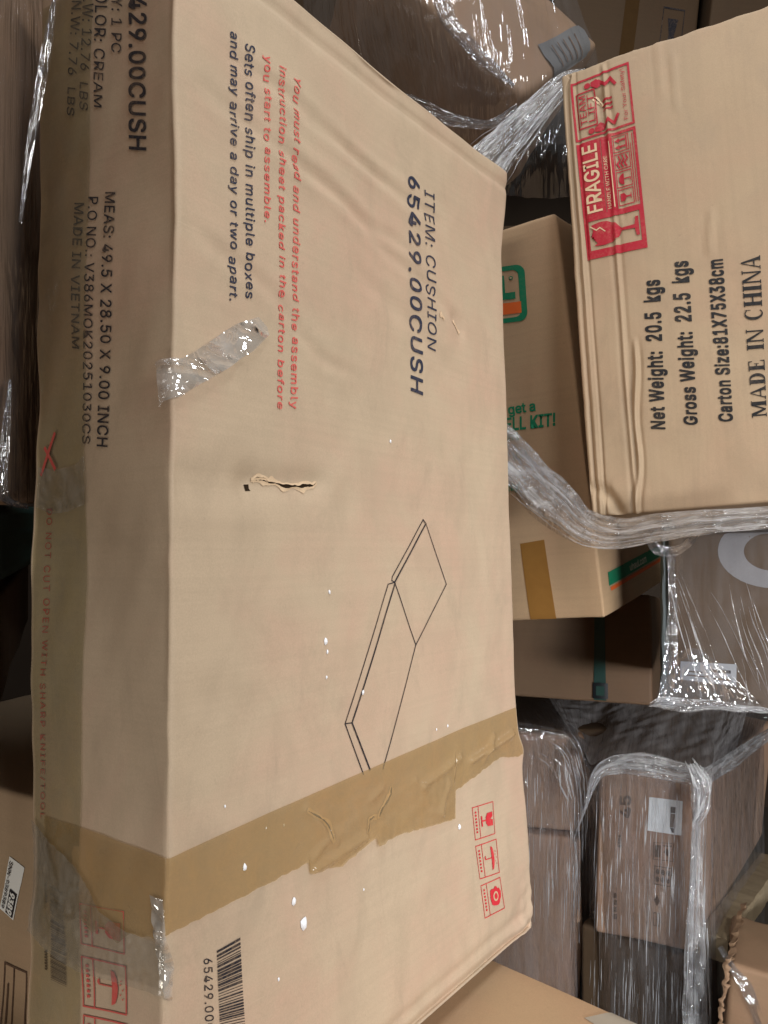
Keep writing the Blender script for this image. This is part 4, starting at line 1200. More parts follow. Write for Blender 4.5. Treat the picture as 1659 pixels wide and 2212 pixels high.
def disp_right(P, n):
    x, y, z = P[:, 0], P[:, 1], P[:, 2]
    W, D, H = 0.38, 0.40, 0.75
    wf = np.clip(-n[:, 1], 0, 1)
    d = wf * (0.003 * wob(x, z, 103, 1.6, 2) + 0.0007 * wob(x, z * 0.35, 104, 12, 2))
    xe = x + W / 2
    wv = 0.0018 * wob(z, z * 0, 105, 1.2, 2)
    # folds along the crushed left edge
    for c, amp, wd in ((0.008, -0.0060, 0.0022), (0.0145, 0.0032, 0.0020), (0.023, -0.0045, 0.0022)):
        d += wf * amp * np.exp(-((xe - c - wv) / wd) ** 2) * (0.55 + 0.45 * wob(z, z * 0, 106 + int(c * 1000), 1.4, 2))
    spec = [(0.0, .0042), (0.0022, .0040), (0.0045, .0035), (-0.0035, .006), (0.0018, .004), (0.002, .005), (0.0018, .004)]
    for k, (amp, wdt) in enumerate(spec):
        a, b = RC[2 * k], RC[2 * k + 1]
        dx = wob(x, z, 160 + k, 6, 1) * 0.0025
        dd, t = segdist(x + dx, z, a, b)
        fade = np.clip(np.minimum(t, 1 - t) * 6 + 0.3, 0, 1)
        d += wf * amp * (np.exp(-(dd / wdt) ** 2) - 0.5 * np.exp(-((dd - 1.8 * wdt) / wdt) ** 2)) * fade
    # puncture by the lifting mark
    dd, _ = segdist(x, z, (-0.134, 0.690), (-0.126, 0.672))
    d -= wf * 0.006 * np.exp(-(dd / 0.010) ** 2)
    # one long straight fold running the height of the panel, with a short branch at its foot
    dd, t = segdist(x + 0.0012 * wob(z, z * 0, 171, 2, 2), z, (-0.1185, 0.0), (-0.1215, 0.74))
    d += wf * 0.0042 * (np.exp(-(dd / 0.0032) ** 2) - 0.5 * np.exp(-((dd - 0.0062) / 0.0035) ** 2)) * (0.65 + 0.35 * wob(z, z * 0, 172, 2.2, 2))
    dv = n * d[:, None]
    e = np.exp(-((xe) ** 2 + (y + D / 2) ** 2) / 0.02 ** 2)
    dv[:, 0] += e * (0.003 * wob(z, z * 0, 110, 1.4, 3) + 0.0006 * wob(z, z * 0, 111, 12, 2))
    e = np.exp(-((z - H) ** 2 + (y + D / 2) ** 2) / 0.018 ** 2)
    dv[:, 2] += e * (0.0018 * wob(x, x * 0, 112, 6, 3) + 0.0010 * wob(x, x * 0, 113, 40, 2))
    e = np.exp(-((z) ** 2 + (y + D / 2) ** 2) / 0.02 ** 2)
    dv[:, 2] += e * 0.0015 * wob(x, x * 0, 114, 3, 2)
    # bruised lower corner and rounded upper corner
    rr = np.hypot(xe, z)
    dv[:, 1] += wf * 0.007 * np.exp(-((rr - 0.045) / 0.010) ** 2)
    ru = np.hypot(xe, H - z)
    k = np.clip(1 - ru / 0.035, 0, 1) ** 2 * wf
    dv[:, 0] += 0.012 * k
    dv[:, 2] -= 0.010 * k
    return dv


rc = Carton('right', 'fragile_carton', 'scuffed kraft carton with a red FRAGILE block, turned on its end above the moving box', 'carton', M_RIGHT, r=0.0045, step=0.0055, disp=disp_right, fine=0.13)
for k, t in (('r_net', "Net Weight:  20.5  kgs"), ('r_gross', "Gross Weight:  22.5  kgs"), ('r_size', "Carton Size:81X75X38cm")):
    letter(rc, F, PR[k], t, I_SOLID, 0.024, 0.0, 1.10)


def serif_text(c, face, quad, txt, mat):
    """bold roman capitals drawn as strokes with slab serifs"""
    tk, tn, sf = 0.22, 0.085, 0.055
    G = {}

    def stem(x, w): return [(x, 0), (x + w, 0), (x + w, 1), (x, 1)]
    def serif(x, w, y): return [(x - 0.07, y), (x + w + 0.07, y), (x + w + 0.07, y + sf), (x - 0.07, y + sf)]
    G['M'] = (1.0, [stem(.10, tn), stem(.73, tk), [(.08, 1), (.27, 1), (.55, .05), (.44, .05)], [(.44, .05), (.52, .05), (.82, 1), (.73, 1)], serif(.10, tn, 0), serif(.73, tk, 0), [(.0, .95), (.26, .95), (.26, 1), (0, 1)], [(.75, .95), (1, .95), (1, 1), (.75, 1)]])
    G['A'] = (0.82, [[(.38, 1), (.47, 1), (.80, 0), (.60, 0)], [(.36, .93), (.42, .98), (.15, 0), (.08, 0)], [(.20, .30), (.64, .30), (.62, .37), (.22, .37)], serif(.08, .07, 0), serif(.59, .18, 0)])
    arc = [(0.36 + 0.36 * math.cos(a), 0.5 + 0.5 * math.sin(a)) for a in np.linspace(-math.pi / 2, math.pi / 2, 13)]
    arci = [(0.34 + 0.20 * math.cos(a), 0.5 + 0.43 * math.sin(a)) for a in np.linspace(math.pi / 2, -math.pi / 2, 13)]
    G['D'] = (0.78, [stem(.10, tk), [(.02, 0), (.36, 0), (.36, .06), (.02, .06)], [(.02, .94), (.36, .94), (.36, 1), (.02, 1)], arc + arci])
    G['E'] = (0.70, [stem(.10, tk), [(.02, 0), (.66, 0), (.66, .06), (.02, .06)], [(.02, .94), (.62, .94), (.62, 1), (.02, 1)], [(.27, .47), (.48, .47), (.48, .54), (.27, .54)], [(.60, .06), (.66, .06), (.66, .26), (.62, .26)], [(.56, .94), (.58, .76), (.62, .76), (.62, .94)], [(.45, .36), (.48, .36), (.48, .65), (.45, .65)]])
    G['I'] = (0.40, [stem(.12, tk), serif(.12, tk, 0), serif(.12, tk, .95)])
    G['N'] = (0.85, [stem(.10, tn), stem(.70, tn), [(.06, 1), (.26, 1), (.77, 0), (.68, 0)], serif(.10, tn, 0), serif(.70, tn, .95), [(0, .95), (.25, .95), (.25, 1), (0, 1)]])
    G['H'] = (0.88, [stem(.10, tk), stem(.62, tk), [(.27, .46), (.62, .46), (.62, .54), (.27, .54)]] + [serif(a, tk, b) for a in (.10, .62) for b in (0, .95)])
    ca = np.linspace(math.radians(50), math.radians(310), 20)
    G['C'] = (0.76, [[(0.40 + 0.37 * math.cos(a), 0.5 + 0.52 * math.sin(a)) for a in ca] + [(0.44 + 0.24 * math.cos(a), 0.5 + 0.45 * math.sin(a)) for a in ca[::-1]], [(.62, .66), (.66, .66), (.66, .98), (.63, .98)]])
    G[' '] = (0.42, [])
    d = Design(c, face, quad, 0.0010, 0.012)
    tot = sum(G[ch][0] + 0.06 for ch in txt)
    x = 0
    for ch in txt:
        w, polys = G[ch]
        for pl in polys:
            d.poly([((x + a) / tot, b) for a, b in pl], mat)
        x += w + 0.06
    return d.done("lettering")


serif_text(rc, F, PR['r_made'], "MADE IN CHINA", I_SOLID)

d = Design(rc, F, PR['r_block'], 0.0014, 0.005)
R_, P_ = I_CRIM, I_PALE
# outer bars; x runs up the carton, y from its right to its left
d.frame(0, 0, 0.650, 1, .016, .045, R_)
d.frame(0.665, 0, 1, 1, .012, .035, R_)
d.rect(.016, .045, .045, .955, R_); d.rect(.205, .045, .235, .955, R_)
d.rect(.045, .045, .205, .075, R_); d.rect(.045, .925, .205, .955, R_)
# cracked glass
d.poly([(.075, .10), (.175, .10), (.175, .15), (.135, .17), (.132, .40), (.118, .40), (.115, .17), (.075, .15)], R_, 1)
d.poly([(.118, .38), (.132, .38), (.165, .47), (.188, .62), (.190, .74), (.182, .88), (.150, .86), (.128, .78), (.120, .90), (.102, .74), (.096, .84), (.080, .80), (.066, .86), (.062, .68), (.070, .55), (.088, .44)], R_, 1)
d.line([(.175, .90), (.150, .80), (.160, .74), (.135, .66)], .006, .016, P_, 2)
# red bands with bare lettering
d.rect(.235, .60, .634, .955, R_)
d.text("FRAGILE", .250, .665, .625, .915, P_, 2, 0.012)
d.rect(.235, .40, .634, .59, R_)
d.text("HANDLE WITH CARE", .25, .51, .54, .57, P_, 2, 0.0)
d.rect(.25, .445, .61, .462, P_, 2)
for k in range(4):
    x0 = .248 + k * .097
    d.frame(x0, .13, x0 + .088, .385, .005, .012, R_, 1)
    cx = x0 + .044
    if k == 0:
        d.poly([(cx - .02, .35), (cx + .02, .35), (cx + .022, .29), (cx + .004, .25), (cx + .004, .19), (cx + .02, .17), (cx - .02, .17), (cx - .004, .19), (cx - .004, .25), (cx - .022, .29)], R_, 1)
    elif k == 1:
        d.disc(cx, .265, .030, .085, R_, 1, 12, 0, 180); d.rect(cx - .003, .16, cx + .003, .27, R_, 1); d.rect(cx - .014, .155, cx + .003, .17, R_, 1)
    elif k == 2:
        for j in (-1, 0, 1):
            d.line([(cx - .03, .26 + j * .06), (cx - .01, .29 + j * .06), (cx + .01, .24 + j * .06), (cx + .03, .26 + j * .06)], .010, .026, R_, 1)
    else:
        d.rect(cx - .034, .16, cx + .034, .185, R_, 1)
        for j in (-.018, .018):
            d.rect(cx + j - .005, .19, cx + j + .005, .30, R_, 1); d.poly([(cx + j - .013, .29), (cx + j + .013, .29), (cx + j, .365)], R_, 1)
for j in range(2):
    d.rect(.25, .064 + j * .036, .62 - .05 * j, .078 + j * .036, R_, 1)
# team lift mark
d.frame(.725, .60, .930, .93, .008, .022, R_, 1)
d.text("TEAM", .745, .775, .910, .885, R_, 1, 0.006)
d.text("LIFT", .752, .635, .905, .745, R_, 1, 0.006)
for sx, x0 in ((1, .700), (-1, .955)):
    d.disc(x0, .72, .016, .055, R_, 1, 12)
    d.poly([(x0 - .012 * sx, .66), (x0 + .010 * sx, .66), (x0 + .032 * sx, .56), (x0 + .024 * sx, .50), (x0 - .004 * sx, .50), (x0 - .020 * sx, .56)], R_, 1)
    d.line([(x0 - .004 * sx, .52), (x0 + .030 * sx, .42), (x0 + .004 * sx, .33), (x0 + .040 * sx, .26)], .016, .050, R_, 1)
for k in range(3):
    d.rect(.790 + k * .026, .33, .801 + k * .026, .50, R_, 1)
d.text("For Your Safety!", .700, .10, .975, .165, R_, 1, 0.0)
d.done("fragile_print")
slit(rc, F, [(-0.140, 0.694), (-0.136, 0.690), (-0.131, 0.684), (-0.127, 0.676)], 0.004, 0.004)

# ---------------------------------------------------------------- the moving box
mv = Carton('uhaul', 'moving_box', 'kraft moving box with green lettering and orange bar, half hidden behind the cushion carton', 'moving box', M_MOVE,
            r=0.006, step=0.02, disp=soft(0.004, 5, 1.5))
d = Design(mv, F, PR['u_logo'][3:] + PR['u_logo'][2:3] + PR['u_logo'][1:2] + PR['u_logo'][0:1], 0.0010, 0.01)


def rrect(x0, y0, x1, y1, rx, ry, n=6):
    o = []
    for cx, cy, a in ((x1 - rx, y1 - ry, 0), (x0 + rx, y1 - ry, 90), (x0 + rx, y0 + ry, 180), (x1 - rx, y0 + ry, 270)):
        o += [(cx + rx * math.cos(math.radians(a + k * 90 / n)), cy + ry * math.sin(math.radians(a + k * 90 / n))) for k in range(n + 1)]
    return o


o_, i_ = rrect(-.6, 0, 1, 1, .22, .16), rrect(-.46, .085, .84, .915, .14, .10)
m_ = len(o_)
d.raw(o_ + i_, [(k, (k + 1) % m_, m_ + (k + 1) % m_, m_ + k) for k in range(m_)], I_GREEN)
d.poly([(.30, .84), (.50, .84), (.50, .53), (.74, .53), (.74, .41), (.30, .41)], I_GREEN)
d.disc(.66, .78, .05, .035, I_GREEN, 0, 12)
d.disc(.66, .78, .024, .016, I_PALE, 1, 10)
d.rect(-.30, .15, .86, .35, I_ORANGE)
d.done("printed_logo")
letter(mv, F, PR['u_get'], "get a", I_GREEN, 0.02)
letter(mv, F, PR['u_get0'], "how to", I_GREEN, 0.02)
letter(mv, F, PR['u_cell'], "CELL KIT!", I_GREEN, 0.022, 0.12)
letter(mv, F, PR['u_d'], "and", I_GREEN, 0.02)
letter(mv, F, PR['u_or'], "(or)", I_GREEN, 0.0)
letter(mv, F, PR['u_only'], "only!", I_GREEN, 0.02)
mv.sheet("packing_tape", F, PR['u_tape'], M_UTAPE, 10, 24, 0.0009, lambda x, z: 0.0003 * (1 + wob(x, z, 71, 14, 2)))
d = Design(mv, 'right', [[-1, -1], [0, -1], [0, 0], [-1, 0]], 0.0010, 0.02)
for key, m in (('u_green', I_GREEN), ('u_orange', I_ORANGE)):
    d.poly([(1 + a, 1 + b) for a, b in PR[key]], m)
d.done("printed_stripe")
letter(mv, 'right', PR['u_com'], "uhaul.com", I_CREAM, 0.02, off=0.0012)

# ---------------------------------------------------------------- cartons behind and below
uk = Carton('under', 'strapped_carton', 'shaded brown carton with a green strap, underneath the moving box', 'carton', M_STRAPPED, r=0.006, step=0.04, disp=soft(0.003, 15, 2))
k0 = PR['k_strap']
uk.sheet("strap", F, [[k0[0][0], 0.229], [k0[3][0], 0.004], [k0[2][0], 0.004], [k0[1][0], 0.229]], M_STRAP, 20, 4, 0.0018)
for dz, w, h, m in ((0.0, 0.016, 0.034, M_BUCKLE), (0.0, 0.009, 0.020, M_STRAP)):
    cx, cz = (k0[4][0] + k0[5][0]) / 2, 0.024
    uk.sheet("buckle" if m is M_BUCKLE else "strap_end", F, [[cx - w, cz - h / 2], [cx + w, cz - h / 2], [cx + w, cz + h / 2], [cx - w, cz + h / 2]], m, 8, 8, 0.004 if m is M_BUCKLE else 0.0065,
             (lambda x, z: 0.002 * np.cos((x - cx) * 90)) if m is M_BUCKLE else None)

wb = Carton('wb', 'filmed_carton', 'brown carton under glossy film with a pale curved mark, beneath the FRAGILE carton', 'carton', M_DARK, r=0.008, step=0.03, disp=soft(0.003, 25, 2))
d = Design(wb, F, [[-1, -1], [0, -1], [0, 0], [-1, 0]], 0.0007, 0.01)
cx, cz, ro, ri = 0.888, 1.272, 0.086, 0.045
a_ = np.radians(np.linspace(95, 290, 22))
pts = [(cx + ro * math.cos(a), cz + ro * 0.72 * math.sin(a)) for a in a_] + [(cx + ri * math.cos(a), cz + ri * 0.72 * math.sin(a)) for a in a_]
n_ = len(a_)
d.raw(pts, [(k, k + 1, n_ + k + 1, n_ + k) for k in range(n_ - 1)], I_GREYMARK)
d.done("curved_mark")
lab = wb.sheet("paper_label", F, PR['w_label'], M_GREYLABEL, 8, 6, 0.001)
d = Design(wb, F, PR['w_label'], 0.0016, 0.01)
d.rect(.55, .55, .9, .70, I_BLACK); d.rect(.1, .45, .4, .52, I_FAINT); d.rect(.1, .25, .5, .32, I_FAINT); d.rect(.6, .2, .9, .3, I_FAINT)
d.done("label_print", lab)

sm = Carton('p45', 'numbered_carton', 'small brown carton marked 45 with a white label, wrapped in film on its pallet', 'carton', M_PALLET, r=0.010, step=0.02, disp=soft(0.002, 35, 3))
letter(sm, F, PR['p_45'], "45", I_FAINT, 0.02)
lab = sm.sheet("paper_label", F, PR['p_label'], M_LABEL, 6, 6, 0.001)
d = Design(sm, F, PR['p_label'], 0.0018, 0.01)
d.rect(.66, .62, .82, .80, I_BLACK)
d.poly([(.66, .20), (.82, .20), (.82, .60), (.66, .60)], I_FAINT)
d.poly([(.66, .19), (.82, .19), (.78, .03), (.73, .06)], I_BLACK)
d.done("label_print", lab)
d = Design(sm, F, PR['p_frame'], 0.0010, 0.01)
d.frame(0, 0, 1, 1, .03, .03, I_FAINT); d.rect(.08, .15, .36, .85, I_FAINT); d.poly([(.5, .5), (.66, .7), (.85, .5), (.7, .25)], I_FAINT); d.rect(.45, .8, .9, .86, I_FAINT)
d.done("handling_symbol")
for key in ('p_tx1', 'p_tx2'):    # print too blurred under the film to read: worn bars only
    d = Design(sm, F, PR[key], 0.0010, 0.01)
    for k in range(4):
        d.rect(k * .26, 0.1 * (k % 2), k * .26 + .19, .85, I_FAINT)
    d.done("blurred_print")
for key in ('p_ic1', 'p_ic2', 'p_ic3', 'p_ic3'):
    d = Design(sm, F, [[-1, -1], [0, -1], [0, 0], [-1, 0]], 0.0010, 0.01)
    a, b = np.array(PR[key][0]) + 1, np.array(PR[key][2]) + 1
    w, h = b - a
    if key == 'p_ic1':
        d.frame(a[0], a[1], b[0], b[1], w * .04, h * .04, I_FAINT)
        for i in range(3):
            for j in range(2):
                d.disc(a[0] + w * (.2 + .3 * i), a[1] + h * (.3 + .4 * j), w * .11, h * .15, I_FAINT, 0, 9)
    elif key == 'p_ic2':
        d.poly([(a[0], a[1] + h / 2), (a[0] + w / 2, b[1]), (b[0], a[1] + h / 2), (a[0] + w / 2, a[1])], I_FAINT)
    else:
        twin = [o for o in sm.root.children if o.name.startswith("carton_icon")]
        x0 = a[0] + (w * .5 if twin else 0)
        d.frame(x0, a[1], x0 + w * .38, b[1], w * .06, h * .06, I_FAINT)
    d.done("carton_icon" if key == 'p_ic3' else "handling_symbol")

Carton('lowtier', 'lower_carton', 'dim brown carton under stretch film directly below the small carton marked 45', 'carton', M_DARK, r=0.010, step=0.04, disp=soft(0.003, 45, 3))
lu = Carton('lstack_up', 'stacked_carton', 'upper brown carton of the film-covered stack beside the carton marked 45', 'carton', M_PALLET, r=0.012, step=0.03, disp=soft(0.005, 55, 3), group='stacked cartons under stretch film')
ll = Carton('lstack_lo', 'stacked_carton', 'lower brown carton of the film-covered stack beside the carton marked 45', 'carton', M_PALLET, r=0.012, step=0.03, disp=soft(0.004, 56, 3), group='stacked cartons under stretch film')
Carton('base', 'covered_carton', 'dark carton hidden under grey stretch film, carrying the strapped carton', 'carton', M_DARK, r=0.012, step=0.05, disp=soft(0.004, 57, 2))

fc = Carton('flat', 'lying_carton', 'large plain tan carton lying flat, with the cushion carton standing on it', 'carton', M_MOVE, r=0.006, step=0.03, disp=soft(0.003, 65, 2))
fc.sheet("paper_label", 'top', PR['f_label'], M_NOTE, 8, 8, 0.001)

# wooden pallet showing under the small carton, and the torn carton in the corner
pr = root("wooden_pallet", (0.75, 1.85, 0.0), 'weathered wooden pallet showing its pale board end beside the torn carton', 'pallet')
A_ = px(1537, 2046, 1.57)
B_ = px(1668, 1868, 2.05)
reroot(board("deck_board", A_, B_, 0.06, 0.046, M_WOOD, None, 1), pr)
for k in range(3):
    o2 = np.array([-0.05 - 0.10 * k, -0.02 - 0.02 * k, -0.30])
    reroot(board("stringer", A_ + o2, B_ + o2, 0.05, 0.10, M_WOODD, None, 5 + k), pr)
to = Carton('torn', 'torn_carton', 'ripped brown carton with ragged edges in the corner beside the wooden pallet', 'carton', M_BROWN, r=0.012, step=0.015,
            disp=lambda P, n: n * (0.004 * wob(P[:, 0] + P[:, 1], P[:, 2], 85, 7, 3))[:, None])
for k, (a, b, w) in enumerate(((px(1604, 1950, 1.63), px(1566, 2085, 1.45), 0.018), (px(1568, 2070, 1.44), px(1552, 2230, 1.43), 0.016))):
    n, m = 26, 5
    V = []
    for i in range(n):
        r = rng(300 + k * 100 + i)
        c = a + (b - a) * i / (n - 1) + np.array([r.uniform(-1, 1) * .004, 0, r.uniform(-1, 1) * .002])
        ww = w * r.uniform(0.35, 0.9)
        for j in range(m):
            t = j / (m - 1)
            V.append(c + np.array([ww * (t - .2), -0.004 * math.sin(t * 3.0) * (1 + .5 * math.sin(i * .9)), ww * .35 * t]))
    o3 = mesh_obj("torn_edge", V, grid_faces(n, m), M_BROWN, None, smooth=False)
    o3.parent = to.root
    o3.matrix_parent_inverse = to.root.matrix_world.inverted()

# left side
lf = Carton('l_film', 'wrapped_carton', 'dark brown carton in clear film at the upper left, beside the tall cushion carton', 'carton', M_BROWN, r=0.02, step=0.04, disp=soft(0.006, 95, 2))  # its unseen near end is enlarged to block light from the cushion carton
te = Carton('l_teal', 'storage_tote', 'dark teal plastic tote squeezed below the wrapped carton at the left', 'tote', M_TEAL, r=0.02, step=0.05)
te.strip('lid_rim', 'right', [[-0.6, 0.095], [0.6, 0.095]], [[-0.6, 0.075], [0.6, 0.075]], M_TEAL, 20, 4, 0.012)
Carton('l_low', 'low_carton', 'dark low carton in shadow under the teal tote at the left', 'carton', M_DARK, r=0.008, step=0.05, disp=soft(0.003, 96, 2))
lb = Carton('l_label', 'labelled_carton', 'grey-brown carton with a tilted black and white 9389 sticker at the lower left', 'carton', M_SIDE, r=0.008, step=0.02, disp=soft(0.004, 97, 3))
st = PR['ll_sticker']
lab = lb.sheet("sticker", F, st, M_LABEL, 6, 6, 0.001)
d = Design(lb, F, [st[3], st[0], st[1], st[2]], 0.0018, 0.01)
# reading runs down the sticker
d.rect(.52, .42, .97, .93, I_BLACK)
d.text("9389", .55, .52, .94, .84, M_LABEL, 2, 0.03)
d.text("SNN-9389389", .06, .10, .94, .30, I_BLACK, 1, 0.01)
d.done("sticker_print", lab)
d = Design(lb, F, PR['ll_frame'], 0.0010, 0.01)
d.frame(0, 0, 1, 1, .05, .03, I_FAINT); d.rect(.42, .0, .47, 1, I_FAINT); d.rect(.18, .25, .24, .75, I_FAINT, 1)
d.done("handling_symbol")

# background stacks
bu = Carton('bundle', 'tilted_carton', 'brown carton tipped on its corner inside clear film, with a grey paper label', 'carton', M_BROWN, r=0.015, step=0.03, disp=soft(0.006, 98, 3))
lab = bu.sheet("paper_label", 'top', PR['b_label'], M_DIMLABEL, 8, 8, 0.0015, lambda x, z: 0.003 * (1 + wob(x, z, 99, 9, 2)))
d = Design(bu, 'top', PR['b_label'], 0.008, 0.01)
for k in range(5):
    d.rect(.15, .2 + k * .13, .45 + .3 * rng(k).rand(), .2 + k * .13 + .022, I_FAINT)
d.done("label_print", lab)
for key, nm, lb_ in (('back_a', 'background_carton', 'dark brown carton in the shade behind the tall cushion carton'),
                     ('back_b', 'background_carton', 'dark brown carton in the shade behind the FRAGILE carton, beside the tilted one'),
                     ('back_c', 'background_carton', 'shade-dark carton at the top right corner behind the FRAGILE carton'),
                     ('back_d', 'background_carton', 'shadow-black carton in the gap between cushion carton and FRAGILE carton')):
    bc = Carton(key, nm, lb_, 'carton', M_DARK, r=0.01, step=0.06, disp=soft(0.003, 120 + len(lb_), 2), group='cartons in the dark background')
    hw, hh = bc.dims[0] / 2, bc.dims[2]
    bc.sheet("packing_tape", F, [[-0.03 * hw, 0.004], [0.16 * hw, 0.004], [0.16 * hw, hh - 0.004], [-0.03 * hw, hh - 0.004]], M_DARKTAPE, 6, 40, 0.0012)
    d = Design(bc, F, [[0.50 * hw, 0.08 * hh], [0.80 * hw, 0.08 * hh], [0.80 * hw, 0.34 * hh], [0.50 * hw, 0.34 * hh]], 0.0012, 0.05)
    d.frame(0, 0, 1, 1, .03, .03, I_BLACK)
    d.poly([(.2, .2), (.8, .2), (.62, .5), (.74, .8), (.26, .8), (.38, .5)], I_BLACK)
    d.done("handling_symbol")

# ---------------------------------------------------------------- stretch film
def film_thing(label, loc):
    return root("stretch_wrap", loc, label, 'plastic film')


# over the pallet: up the back, over the top, down the front
w1 = film_thing('clear stretch film pulled over the carton marked 45 and its neighbours', (0.55, 1.7, 0.05))
off = 0.012
cols = [((.10, 1.795), -.470, (.10, 2.20), -.500), ((.27, 1.765), -.475, (.27, 2.15), -.480), ((.408, 1.728), -.492, (.42, 2.10), -.475), ((.436, 1.735), -.53, (.50, 2.05), -.480), ((.446, 1.69), -.555, (.56, 2.02), -.475),
        ((.475, 1.655), -.530, (.62, 2.02), -.470), ((.56, 1.590), -.525, (.74, 2.04), -.465), ((.634, 1.545), -.528, (.84, 2.06), -.470), ((.652, 1.556), -.530, (.90, 2.06), -.480), ((.80, 1.78), -.540, (.96, 2.06), -.500), ((.98, 2.03), -.550, (1.02, 2.08), -.53)]
rows = []
for (fx, fy), zt, (bx, by), zb in cols:
    fr = np.array([fx, fy, zt + CAM_H])
    bk = np.array([bx, by, zb + CAM_H])
    inn = (bk - fr)
    inn[2] = 0
    inn /= np.linalg.norm(inn)
    foot = 0.03
    hollow = 0.05 if (fx, fy) in ((.436, 1.735), (.446, 1.69)) else 0.0
    rows.append([bk, bk * .6 + fr * .4 + [0, 0, 0.004], fr + inn * 0.04 + [0, 0, 0.008], fr + inn * .006 + [0, 0, 0.0], fr + [0, 0, -0.02], fr + inn * hollow + [0, 0, -0.15],
                 fr + inn * hollow + [0, 0, -0.32], fr + inn * (hollow + 0.012) + [0, 0, -0.5], fr + [0, 0, -0.72]])
o = patch("film_sheet", rows, F_PALLET, None, 260, 200, 0.0035, (42, 3.0), 7, (0.25, -0.95, 0.15))
reroot(o, w1)
# upper grey veil lying on the top
rows = []
for (fx, fy), zt, (bx, by), zb in cols[2:10]:
    fr = np.array([fx, fy, zt + CAM_H + 0.012])
    bk = np.array([bx, by, zb + CAM_H + 0.012])
    rows.append([bk, bk * .66 + fr * .34, bk * .33 + fr * .67, fr])
reroot(patch("film_top", rows, F_TOP, None, 160, 60, 0.004, (10, 6), 9, (0, 0, 1)), w1)
# gathered folds: the rim over the 45 carton, its corner knot, its long right edge, and the diagonal pull on its left
for pts, wd, k, sd, wv, fm, tk in (
        ([px(1230, 1830, 1.66), px(1262, 1750, 1.64), px(1290, 1672, 1.63), px(1330, 1652, 1.62), px(1390, 1650, 1.59), px(1460, 1664, 1.56), px(1522, 1676, 1.535)], [.006, .010, .024, .040, .044, .040, .040], 13, 21, .16, F_STRAND, .0026),
        ([px(1490, 1640, 1.54), px(1516, 1690, 1.52), px(1514, 1740, 1.52), px(1500, 1790, 1.525)], [.030, .050, .036, .012], 12, 22, .16, F_BRIGHT, .0045),
        ([px(1514, 1690, 1.535), px(1509, 1820, 1.535), px(1504, 1960, 1.535), px(1502, 2080, 1.535), px(1500, 2300, 1.535)], [.030, .026, .034, .044, .056], 24, 23, .06, F_BRIGHT, .0040),
        ([px(1512, 1682, 1.535), px(1560, 1655, 1.63), px(1620, 1612, 1.78), px(1690, 1568, 1.95)], [.044, .040, .034, .034], 9, 24, .10, F_STRAND, .0026),
        ([px(1180, 1600, 1.70), px(1215, 1640, 1.69), px(1240, 1720, 1.68), px(1250, 1860, 1.67)], [.10, .09, .06, .03], 13, 25, .10, F_STRAND, .0022),
        ([px(1226, 1780, 1.68), px(1232, 1850, 1.68), px(1228, 1930, 1.69), px(1225, 2080, 1.70)], [.020, .045, .05, .06], 12, 26, .06, F_STRAND, .0022),
        ([px(1390, 1680, 1.585), px(1385, 1800, 1.585), px(1380, 1950, 1.585), px(1375, 2300, 1.585)], [.20, .20, .20, .20], 12, 27, .006, F_STRAND, .0018)):
    reroot(strands("film_fold", pts, wd, fm, None, k, (0.0008, tk), 120, sd, wave=wv), w1)

for pts, wd, sd in (([px(1262, 1750, 1.64), px(1290, 1676, 1.628), px(1330, 1655, 1.615), px(1390, 1653, 1.585), px(1460, 1667, 1.555), px(1520, 1678, 1.53)], [.004, .022, .042, .046, .042, .036], 61),
                    ([px(1494, 1650, 1.538), px(1514, 1690, 1.525), px(1512, 1735, 1.525), px(1500, 1775, 1.53)], [.020, .046, .036, .006], 62),
                    ([px(1512, 1700, 1.53), px(1507, 1820, 1.53), px(1503, 1960, 1.53), px(1501, 2080, 1.53), px(1499, 2300, 1.53)], [.024, .022, .030, .042, .050], 63),
                    ([px(1516, 1682, 1.53), px(1560, 1655, 1.625), px(1620, 1612, 1.775), px(1690, 1568, 1.945)], [.040, .040, .034, .034], 64)):
    reroot(ribbon("film_fold", pts, wd, F_VEIL, None, .0035, 4, 110, 40, sd), w1)

for pts, wd, k, sd, sg in (([px(1395, 1690, 1.58), px(1390, 1850, 1.58), px(1385, 2010, 1.58)], [.19, .19, .19], 60, 71, (.10, .28)),
                       ([px(1390, 1850, 1.575), px(1388, 1960, 1.575), px(1385, 2090, 1.575)], [.19, .19, .19], 60, 72, (.15, .4)),
                       ([px(1385, 2060, 1.57), px(1382, 2160, 1.57), px(1380, 2290, 1.57)], [.20, .20, .20], 50, 73, (.15, .5)),
                       ([px(1195, 1640, 1.70), px(1195, 1800, 1.70), px(1192, 2090, 1.70)], [.12, .12, .12], 70, 74, (.06, .22)),
                       ([px(1225, 1630, 1.675), px(1238, 1690, 1.675), px(1248, 1740, 1.675)], [.05, .06, .03], 24, 75, (.3, .6))):
    reroot(strands("film_glint", pts, wd, F_BRIGHT, None, k, (0.0005, 0.0016), 140, sd, wave=.004, seg=sg, depth=.003), w1)  # short white strands added to paint glints on the taut film
w2 = film_thing('twisted band of clear film hanging between the cushion carton and the FRAGILE carton', px(1100, 900, 1.35))
reroot(ribbon("film_fold", [px(1050, 930, 1.44), px(1100, 985, 1.40), px(1150, 1035, 1.36), px(1210, 1090, 1.30), px(1265, 1135, 1.235), px(1330, 1152, 1.19), px(1420, 1140, 1.14), px(1520, 1128, 1.09), px(1660, 1118, 1.04), px(1760, 1110, 1.0)],
              [.075, .075, .07, .07, .055, .045, .042, .036, .030, .030], F_VEIL, None, .0045, 5, 200, 60, 31), w2)
